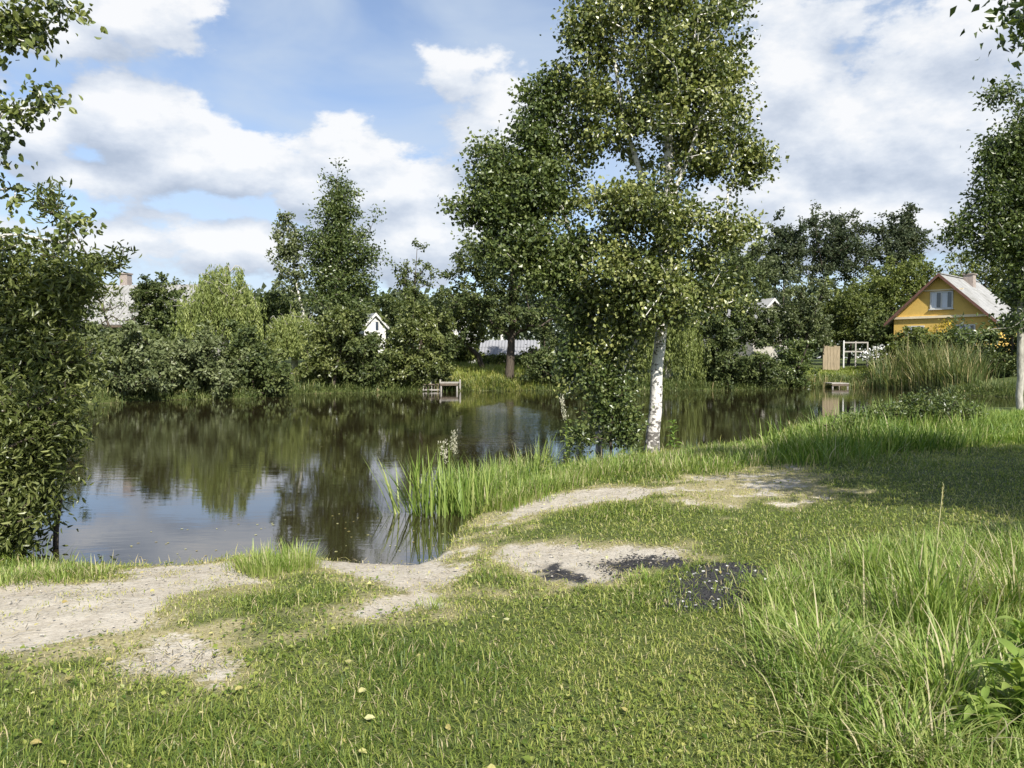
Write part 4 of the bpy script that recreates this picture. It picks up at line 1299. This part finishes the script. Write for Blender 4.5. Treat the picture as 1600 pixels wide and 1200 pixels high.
# upright willow shoots above it
tree('willow_sapling', 'upright willow shoots poking above the willow shrub', 'shrub',
     [lw + [.1, .7, -.1], P(110, 560, YL + .6), P(120, 430, YL + .6)], [.03, .02, .01],
     px_blobs([(70, 300, 16, 30), (95, 330, 16, 30), (55, 330, 10, 26), (165, 410, 34, 12), (200, 398, 22, 10), (135, 395, 20, 16)], YL + .6),
     46, 22, .075, 'bush_leaf', 'bark', 18, .10, .27, .0, True, .3, .5, .003, None, .3, (.3, .2), 6)

# ------------------------------------------------------------------ near grass
def lawn():
    rg = rng_(21)
    N_ = 410000
    # denser near the camera
    u = rg.random(N_)
    p_ = 0.4
    y0, y1 = 2.5, 22.0
    Y = (y0 ** p_ + u * (y1 ** p_ - y0 ** p_)) ** (1 / p_)
    X = (rg.random(N_) * 2 - 1) * (Y * 0.70 + 0.7)
    d = -sdf(POND, X, Y)
    s1, d1, c1 = masks(X, Y)
    dens = (1 - s1) ** 1.3 * (1 - 0.93 * c1) * (1 - 0.55 * d1)
    dens = np.maximum(dens, (0.02 + .22 * sstep(.60, .72, fnoise(X, Y, 3.2, 57, 2))) * (1 - c1))
    patch = fnoise(X, Y, 1.3, 51, 3)
    dens *= 0.62 + 0.7 * sstep(.3, .6, patch)
    ok = (d > 0.02) & (rg.random(N_) < dens)
    X, Y, d, s1, d1, patch = X[ok], Y[ok], d[ok], s1[ok], d1[ok], patch[ok]
    n = len(X)
    lush = sstep(.5, .68, fnoise(X, Y, .8, 71, 3)) * (1 - d1)
    L = (.026 + .042 * rg.random(n) ** 1.5) * (1 + .9 * lush) * (1 - .35 * d1) * (1 + np.maximum(0, Y - 6) * .05)
    edge = sstep(.45, .05, d) * (rg.random(n) < .35)
    L = L * (1 + 1.6 * edge)
    Wd = .0045 * (Y / 4) ** .62 * (.7 + .7 * rg.random(n))
    tt = .55 + .20 * rg.normal(size=n) - .22 * lush + .30 * d1 + .5 * (fnoise(X, Y, .55, 131, 3) - .5)
    tt = np.clip(tt, 0, .9)
    tt = np.where(rg.random(n) < .08 + .28 * d1, 1.0, tt)
    B = np.column_stack([X, Y, ground_z(X, Y) - .004])
    V, F4, F3, t = blade_arrays(B, L, Wd, np.abs(rg.normal(.85, .42, n)), rg.random(n) * 2 * pi, np.abs(rg.normal(.6, .4, n)), tt)
    o = mk('lawn_grass', V, [F4, F3], M['grass'], None, t)
    tag(o, 'short trodden grass of the near bank', 'grass', None, 'stuff')
    # clover and plantain leaves low in the turf
    n2 = 26000
    u = rg.random(n2)
    Y = (2.6 ** .5 + u * (14 ** .5 - 2.6 ** .5)) ** 2
    X = (rg.random(n2) * 2 - 1) * (Y * .70 + .5)
    s1, d1, c1 = masks(X, Y); d = -sdf(POND, X, Y)
    ok = (d > .1) & (rg.random(n2) < (1 - s1) * (1 - c1) * sstep(.42, .62, fnoise(X, Y, 1.0, 91, 3)))
    X, Y = X[ok], Y[ok]; n2 = len(X)
    C = np.column_stack([X, Y, ground_z(X, Y) + .012 + .02 * rg.random(n2)])
    ax = rg.normal(size=(n2, 3)); ax[:, 2] *= .3
    nr = rg.normal(size=(n2, 3)) * .35; nr[:, 2] += 1
    V, F, k = leaf_arrays(C, .012 + .028 * rg.random(n2) ** 1.5, ax, nr, .75)
    o = mk('clover', V, [F], M['grass'], None, np.repeat(np.clip(.38 + .2 * rg.normal(size=n2), 0, .85), k))
    tag(o, 'low clover and plantain leaves in the turf', 'ground cover', None, 'stuff')
    NTRI[0] += 2 * n2


lawn()

strip_grass('shore_grass', 'sunlit tall grass along the near shore left of the birch', gpoly([(755, 800), (795, 782), (850, 752), (905, 736), (985, 722), (1000, 735), (920, 752), (850, 775), (800, 800)]), 5200, (.10, .38), .011, 'long_grass', 501, (.62, .2), .28, .7, straw=.12, k5=True)
strip_grass('shore_grass', 'sunlit tall grass round the foot of the white birch', gpoly([(985, 720), (1100, 706), (1195, 698), (1205, 725), (1130, 742), (1000, 742)]), 3600, (.07, .30), .011, 'long_grass', 502, (.66, .2), .3, .7, straw=.18, k5=True)
strip_grass('shore_grass', 'rank green grass on the mound at the right shore', gpoly([(1195, 722), (1225, 690), (1290, 668), (1400, 657), (1520, 650), (1540, 690), (1430, 706), (1330, 718), (1250, 730)]), 12000, (.16, .70), .016, 'long_grass', 503, (.50, .22), .32, .8, straw=.05, k5=True)
strip_grass('shore_grass', 'grass on the right lawn beyond the shade', gpoly([(1480, 652), (1680, 646), (1700, 690), (1500, 700)]), 7000, (.12, .34), .016, 'long_grass', 504, (.52, .16), .25, .5)
strip_grass('shore_grass', 'grass fringe on the near lip of the sandy beach', gpoly([(365, 884), (490, 880), (480, 892), (400, 905), (370, 893)]), 1900, (.07, .24), .006, 'long_grass', 505, (.68, .18), .25, .5, straw=.1, k5=True)
strip_grass('shore_grass', 'grass fringe under the willow shrub beside the beach', gpoly([(-40, 900), (60, 890), (190, 894), (160, 905), (40, 912), (-40, 920)]), 1900, (.05, .2), .006, 'long_grass', 506, (.62, .2), .35, .6, straw=.2, k5=True)

# foreground long grass at bottom right: tussocks, each a thing, with rank grass between
strip_grass('rank_grass', 'rank uncut grass filling the lower right corner', gpoly([(1190, 935), (1300, 868), (1480, 842), (1690, 835), (1760, 1100), (1640, 1290), (1420, 1290), (1290, 1180), (1190, 1050)]), 30000, (.05, .27), .0058, 'long_grass', 510, (.60, .22), .5, 1.1, straw=.10, k5=True)


def tussock(label, px, py, n, L, Wd, seed, lean=.42, bend=1.35, r=.13, straw=.09, tint=.6):
    rg = rng_(seed)
    c = gp(px, py)
    rr = np.abs(rg.normal(0, r * 1.5, n)); az = rg.random(n) * 2 * pi
    B = np.column_stack([c[0] + rr * np.cos(az), c[1] + rr * np.sin(az), np.zeros(n)])
    B[:, 2] = ground_z(B[:, 0], B[:, 1]) - .01
    ln = (L[0] * .6 + (L[1] * .85 - L[0] * .6) * rg.random(n))
    az2 = az + rg.normal(0, 1.0, n)
    tt = np.clip(tint + .18 * rg.normal(size=n), 0, .9); tt = np.where(rg.random(n) < straw, 1., tt)
    V, F, t = long_blade_arrays(B, ln, Wd * (.7 + .6 * rg.random(n)), np.abs(rg.normal(lean, .2, n)), az2, np.abs(rg.normal(bend, .45, n)), tt, 6)
    o = mk('grass_tussock', V - c, [F], M['long_grass'], None, t)
    o.location = tuple(c)
    tag(o, label, 'grass tussock', 'long grass tussocks at the lower right')


tussock('grass tussock with long blades arching left above the lawn edge', 1290, 1060, 260, (.30, .62), .0075, 1)
tussock('tall upright grass tussock near the thin seed stalk', 1450, 985, 300, (.35, .78), .008, 2, .22, .9)
tussock('wide arching grass tussock just left of the broad leaved weed', 1480, 1110, 340, (.32, .66), .008, 3, .4, 1.2)
tussock('pale grass tussock at the right edge beside the shade', 1580, 960, 260, (.3, .7), .008, 4, .3, 1.0, straw=.18)
tussock('small tussock at the edge of the blackened patch', 1230, 935, 160, (.16, .36), .006, 5, .4, 1.0)
tussock('flattened grass tussock at the very bottom right', 1400, 1180, 260, (.25, .5), .008, 6, .6, 1.3, straw=.25)
tussock('tussock of bright grass behind the arching ones', 1360, 900, 240, (.2, .48), .007, 7, .3, .9)
tussock('isolated yellow green grass tuft on the sandy landing', 677, 952, 110, (.06, .16), .004, 8, .5, .8, .05, .15, .7)
tussock('tuft of grass at the corner of the ashy patch', 1010, 912, 130, (.08, .2), .005, 9, .5, .8, .08, .1, .55)

# seed stalk
s0 = gp(1462, 930)
s1_ = P(1474, 757, s0[1] + .03)
st = thing('grass_stalk', 'single tall dry grass stalk standing above the lower right grass', 'grass stalk', s0)
mid_ = s0 * .5 + s1_ * .5 + np.array([-.015, 0, .0])
MB().tube([s0 - [0, 0, .03], s0 * .75 + s1_ * .25 + np.array([-.008, 0, 0]), mid_, s0 * .25 + s1_ * .75 + np.array([-.008, 0, 0]), s1_], [.0035, .0032, .003, .0025, .002], 6).build('stem', leaf_mat('straw', (.5, .46, .25), (.5, .46, .25), (.5, .46, .25), .1), st, local=False)
rg = rng_(3)
n = 60
f = .80 + .2 * rg.random(n)
C = s0 + (s1_ - s0) * f[:, None] + rg.normal(0, .003, (n, 3))
V, F, k = leaf_arrays(C, np.full(n, .016), rg.normal(size=(n, 3)) * .25 + [0.05, 0, 1], rg.normal(size=(n, 3)), .3)
mk('seed_head', V, [F], M['dead_leaf'], st, np.repeat(rg.random(n), k))


# broad-leaved weed bottom right: each leaf a part
def rosette(name, label, px, py, n, ln, wd, seed, mat='long_grass', lift=(.2, 1.1), stem_h=.0, cat='plant', tint=.5):
    rg = rng_(seed)
    c = gp(px, py)
    root = thing(name, label, cat, c)
    if stem_h:
        MB().tube([(0, 0, -.03), (.01, 0, stem_h * .5), (0, .01, stem_h)], [.006, .005, .003], 6).build('stem', M[mat], root)
    for i in range(n):
        az = i * 2.4 + rg.normal(0, .25)
        el = lift[0] + (lift[1] - lift[0]) * rg.random()
        z0 = stem_h * (0.1 + 0.9 * (i / n)) if stem_h else .01
        L = ln * (.65 + .5 * rg.random()) * (1 - .35 * (i / n) * (stem_h > 0)); w = wd * L
        V = []; prof = [0.10, .55, .95, 1.0, .78, .42, .02]
        p = np.array([0., 0, z0]); th = el; d_ = np.array([cos(az), sin(az), 0])
        sd = np.array([-sin(az), cos(az), 0])
        for q in range(7):
            w_ = w * .5 * prof[q]
            nrm_ = np.array([-d_[0] * sin(th), -d_[1] * sin(th), cos(th)])
            V += [p - sd * w_ + nrm_ * w_ * .35, p.copy(), p + sd * w_ + nrm_ * w_ * .35]
            p = p + (d_ * cos(th) + np.array([0, 0, sin(th)])) * L / 6
            th -= .16 + .10 * rg.random()
        F = []
        for q in range(6):
            F += [(3 * q, 3 * q + 1, 3 * q + 4, 3 * q + 3), (3 * q + 1, 3 * q + 2, 3 * q + 5, 3 * q + 4)]
        o = mk('leaf', np.array(V), [F], M[mat], root, np.full(21, np.clip(tint + .12 * rg.normal(), 0, .85)), smooth=True, local=True)
    return root


rosette('broad_leaved_weed', 'large broad leaved weed in the bottom right corner', 1590, 1140, 30, .27, .30, 31, stem_h=.32, tint=.55)
rosette('broad_leaved_weed', 'smaller broad leaved weed just left of the large one', 1535, 1165, 18, .20, .30, 32, stem_h=.20, tint=.6)
rosette('broad_leaved_weed', 'broad leaved weed at the right edge above the large one', 1596, 1050, 18, .20, .32, 33, stem_h=.26, tint=.5)
rosette('dock_plant', 'dock plant with upright pale leaves beyond the blackened patch', 1265, 935, 9, .16, .34, 34, lift=(.6, 1.3), tint=.7)
rosette('tall_herb', 'leafy herb right of the white birch foot', 1052, 706, 26, .22, .42, 35, stem_h=.62, tint=.45)
rosette('tall_herb', 'pale leafed herb by the thicket left of the birch', 885, 745, 22, .17, .34, 36, stem_h=.95, tint=.75)
rosette('tall_herb', 'short herb with pale leaves at the near shore grass', 855, 752, 16, .16, .36, 37, stem_h=.40, tint=.75)


# iris / reed clump standing in the water: each leaf a part
def iris(label, px, py, n, L, wd, seed, spread, lean_left=.0):
    rg = rng_(seed)
    c = np.array(list(w0(px, py)) + [0.0])
    root = thing('iris_clump', label, 'water plant', c, 0, 'iris clumps in the pond edge')
    for i in range(n):
        b = np.array([[rg.normal(0, spread), rg.normal(0, spread * .8), -.12]])
        az = np.array([pi * .5 + rg.normal(0, 1.6)])
        le = abs(rg.normal(.12, .10)); be = abs(rg.normal(.35, .25))
        if lean_left and i % 3 == 0:
            az = np.array([pi + rg.normal(0, .35)]); le = .30 + .2 * rg.random(); b[0, 0] -= spread * .8
        V, F, t = long_blade_arrays(b, np.array([L * (.55 + .55 * rg.random())]), np.array([wd * (.8 + .4 * rg.random())]), np.array([le]), az, np.array([be]), np.array([np.clip(.62 + .15 * rg.normal(), .2, .9)]), 6)
        mk('leaf', V, [F], M['long_grass'], root, t, local=True)


iris('bright iris clump rising from the water, leftmost at the near shore', 665, 800, 95, .98, .026, 41, .17, 1)
iris('dense iris clump between the bright one and the bank', 715, 803, 90, .82, .022, 42, .24)
strip_grass('sedge', 'sedge growing from the water beside the iris clumps', np.array([w0(*p) for p in [(690, 800), (750, 802), (800, 775), (845, 750), (800, 745), (700, 770)]]), 1500, (.45, .85), .011, 'long_grass', 507, (.55, .2), .2, .7, straw=.04, k5=True)

# flowering grass plumes
def plume(label, px, py, top, Yadd, seed):
    rg = rng_(seed)
    b = gp(px, py) if py else None
    b[2] = max(b[2], 0)
    t = P(top[0], top[1], b[1])
    root = thing('grass_plume', label, 'grass plume', b, 0, 'flowering grass plumes')
    MB().tube([b - [0, 0, .1], b * .5 + t * .5, t], [.005, .004, .002], 6).build('stem', M['reed'], root, local=False)
    n = 130
    f = .72 + .3 * rg.random(n)
    C = b + (t - b) * f[:, None] + rg.normal(0, .022, (n, 3))
    V, F, k = leaf_arrays(C, np.full(n, .045), rg.normal(size=(n, 3)) * .5 + [0.1, 0, .9], rg.normal(size=(n, 3)), .28)
    mk('seed_head', V, [F], M['plume'], root, np.repeat(.6 + .35 * rg.random(n), k))


plume('taller pale plume above the iris clumps', 712, 790, (709, 678), 0, 51)
plume('shorter pale plume left of the taller one', 700, 790, (693, 694), 0, 52)
plume('pale plume beside the thicket left of the birch', 893, 742, (878, 622), 0, 53)

# dark leafy shoots standing in the water near the beach
for k, (px, py, lab) in enumerate(((157, 884, 'dark leafy shoot standing in the water off the beach, left one'), (178, 886, 'dark leafy shoot standing in the water off the beach, right one'))):
    c = np.array(list(w0(px, py)) + [-.04])
    rg = rng_(70 + k)
    root = thing('water_shoot', lab, 'water plant', c)
    MB().tube([(0, 0, -.1), (.005, 0, .06), (.01, 0, .15)], [.004, .003, .002], 6).build('stem', M['bark'], root)
    n = 16
    C = np.column_stack([rg.normal(0, .012, n), rg.normal(0, .012, n), .03 + .12 * rg.random(n)])
    V, F, q = leaf_arrays(C, .03 + .03 * rg.random(n), rg.normal(size=(n, 3)) * [1, 1, .6], rg.normal(size=(n, 3)), .3, six=True)
    mk('foliage', V, [F], M['dark_leaf'], root, np.repeat(rg.random(n) * .3, q), local=True)

# weedy herbs on the right mound
gm = gp(1440, 672)
tree('mound_herbs', 'leafy weed thicket on top of the grassy mound at the right shore', 'plant', [gm - [0, 0, .05], gm + [0, 0, .4], gm + [.1, 0, .8]], [.015, .012, .006],
     px_blobs([(1440, 640, 62, 26), (1390, 645, 40, 18), (1490, 640, 44, 22), (1430, 625, 30, 14), (1350, 660, 30, 18)], gm[1]), 220, 26, .085, 'aspen_leaf', 'bark', 19, .16, .5, .1, False, .4, .02, .004, None, .2, (.5, .25), 6)
gm = gp(1300, 690)
tree('mound_herbs', 'weeds at the left shoulder of the right shore mound', 'plant', [gm - [0, 0, .05], gm + [0, 0, .3], gm + [.1, 0, .6]], [.015, .012, .006],
     px_blobs([(1330, 665, 36, 20), (1240, 690, 26, 16), (1290, 680, 30, 20)], gm[1]), 90, 20, .07, 'lime_leaf', 'bark', 20, .16, .5, .1, False, .4, .02, .004, None, .2, (.45, .25), 6)

# ------------------------------------------------------------------ litter
def leaf_litter():
    rg = rng_(33)
    n = 2600
    u = rg.random(n)
    Y = (2.8 ** .6 + u * (14 ** .6 - 2.8 ** .6)) ** (1 / .6)
    X = (rg.random(n) * 2 - 1) * (Y * .68 + .3)
    d = -sdf(POND, X, Y)
    s1, d1, c1 = masks(X, Y)
    # fewer in the open, more under the trees
    wgt = .05 + .6 * sstep(8, 10.0, Y) * (X > 0) + .35 * ((X < -2.0) & (Y > 6.3))
    ok = (d > .05) & (rg.random(n) < wgt)
    X, Y = X[ok], Y[ok]; n = len(X)
    C = np.column_stack([X, Y, ground_z(X, Y) + .018 + .02 * rg.random(n)])
    ax = rg.normal(size=(n, 3)); ax[:, 2] *= .15
    nr = rg.normal(size=(n, 3)) * .3; nr[:, 2] += 1
    V, F, k = leaf_arrays(C, .016 + .026 * rg.random(n), ax, nr, .72, six=True)
    o = mk('leaf_litter', V, [F], M['dead_leaf'], None, np.repeat(rg.random(n) * .95, k))
    tag(o, 'small yellow birch leaves strewn over the grass', 'fallen leaves', None, 'stuff')
    for i, (px, py, lab) in enumerate(((47, 1172, 'orange yellow fallen leaf at the bottom left corner'), (108, 1072, 'large pale yellow fallen leaf left of the small bare patch'),
                                       (379, 1083, 'cream fallen leaf right of the small bare patch'), (281, 977, 'pale fallen leaf at the edge of the beach turf'),
                                       (546, 1045, 'bright yellow fallen leaf in the middle of the lawn'), (572, 1086, 'pale green fallen leaf below the bright yellow one'),
                                       (569, 1133, 'narrow tan fallen leaf low in the lawn'), (794, 977, 'yellow fallen leaf below the ashy patch'), (724, 1009, 'pale yellow fallen leaf right of the sandy landing'))):
        c = gp(px, py)
        L = .042 + .016 * rg.random()
        V, F, k = leaf_arrays(np.zeros((1, 3)), np.array([L]), np.array([[cos(i * 2.1), sin(i * 2.1), .05]]), np.array([[.15, -.25, 1]]), .7, .08, .08, True)
        o = mk('fallen_leaf', V, [F], M['dead_leaf'], None, np.full(6, .15 + .1 * (i % 8)))
        o.location = (c[0], c[1], c[2] + .032)
        tag(o, lab, 'leaf', 'single fallen leaves on the lawn')
    # charcoal crumbs and pale chips on the blackened patches
    def chips(name, label, mat, n, lo, hi, which, seed, polys=CHAR):
        r2 = rng_(seed)
        xy = in_poly_points(polys[which], n, r2)
        xy = xy + r2.normal(0, .05, xy.shape)
        s = lo + (hi - lo) * r2.random(n) ** 2
        base = np.array([(-1, -1, 0), (1, -1, 0), (1, 1, 0), (-1, 1, 0), (-.7, -.6, 1), (.6, -.7, 1), (.7, .6, 1), (-.6, .7, 1)]) * [.5, .4, .35]
        an = r2.random(n) * 2 * pi
        ca, sa = np.cos(an), np.sin(an)
        bx_ = base[None] * s[:, None, None]
        Vx = bx_[:, :, 0] * ca[:, None] - bx_[:, :, 1] * sa[:, None] + xy[:, :1]
        Vy = bx_[:, :, 0] * sa[:, None] + bx_[:, :, 1] * ca[:, None] + xy[:, 1:]
        Vz = bx_[:, :, 2] + (ground_z(xy[:, 0], xy[:, 1]) - .004)[:, None]
        V = np.stack([Vx, Vy, Vz], 2).reshape(-1, 3)
        q = np.array([(4, 5, 6, 7), (0, 1, 5, 4), (1, 2, 6, 5), (2, 3, 7, 6), (3, 0, 4, 7)])
        F = ((np.arange(n) * 8)[:, None, None] + q[None]).reshape(-1, 4)
        o = mk(name, V, [F], M[mat])
        tag(o, label, 'debris', None, 'stuff')
    chips('charcoal_crumbs', 'black charcoal crumbs on the burnt patch', 'charcoal', 4200, .008, .035, 0, 81)
    chips('pale_chips', 'pale wood and stone chips on the burnt patch', 'chip', 130, .008, .034, 0, 82)
    for q, cnt in ((0, 420), (1, 90), (2, 200), (3, 160), (4, 220)):
        chips('pebbles', 'small pebbles and clods on the bare sand, patch ' + ('on the left beach', 'in the turf below the beach', 'at the sandy landing', 'on the path to the birch', 'beside the ash')[q], 'pebble', cnt, .005, .022, q, 90 + q, SAND)
    # dead straw and twigs lying on the bare ground
    xy = np.concatenate([in_poly_points(SAND[q], c_, rg) for q, c_ in ((0, 420), (1, 160), (2, 260), (3, 220), (4, 160))] + [in_poly_points(DRY[0], 500, rg)])
    m_ = len(xy)
    B = np.column_stack([xy, ground_z(xy[:, 0], xy[:, 1]) + .004])
    V, F4, F3, t = blade_arrays(B, .03 + .09 * rg.random(m_) ** 2, .003 + .003 * rg.random(m_), 1.42 + .12 * rg.random(m_), rg.random(m_) * 2 * pi, .1 * rg.random(m_), np.where(rg.random(m_) < .55, 1., .1))
    o = mk('straw_litter', V, [F4, F3], M['straw_litter'], None, t)
    tag(o, 'dead straw and thin twigs lying on the bare sand', 'litter', None, 'stuff')
    chips('ash_crumbs', 'dark crumbs on the ashy sand', 'charcoal', 700, .006, .022, 1, 83)


def floating():
    rg = rng_(44)
    xy = np.concatenate([in_poly_points(np.array([w0(*p) for p in [(80, 880), (660, 878), (700, 830), (560, 800), (200, 830)]]), 60, rg),
                         in_poly_points(np.array([w0(*p) for p in [(160, 640), (620, 625), (700, 700), (300, 760)]]), 70, rg)])
    n = len(xy)
    C = np.column_stack([xy, np.full(n, .004)])
    ax = rg.normal(size=(n, 3)); ax[:, 2] = 0.02
    V, F, k = leaf_arrays(C, .018 + .03 * rg.random(n), ax, np.tile([0, 0, 1.0], (n, 1)), .7, .02, .02)
    o = mk('floating_leaves', V, [F], M['dead_leaf'], None, np.repeat(rg.random(n) * .9, k))
    tag(o, 'small leaves floating on the pond', 'floating leaves', None, 'stuff')


leaf_litter()
floating()
print('TRIS about', NTRI[0])
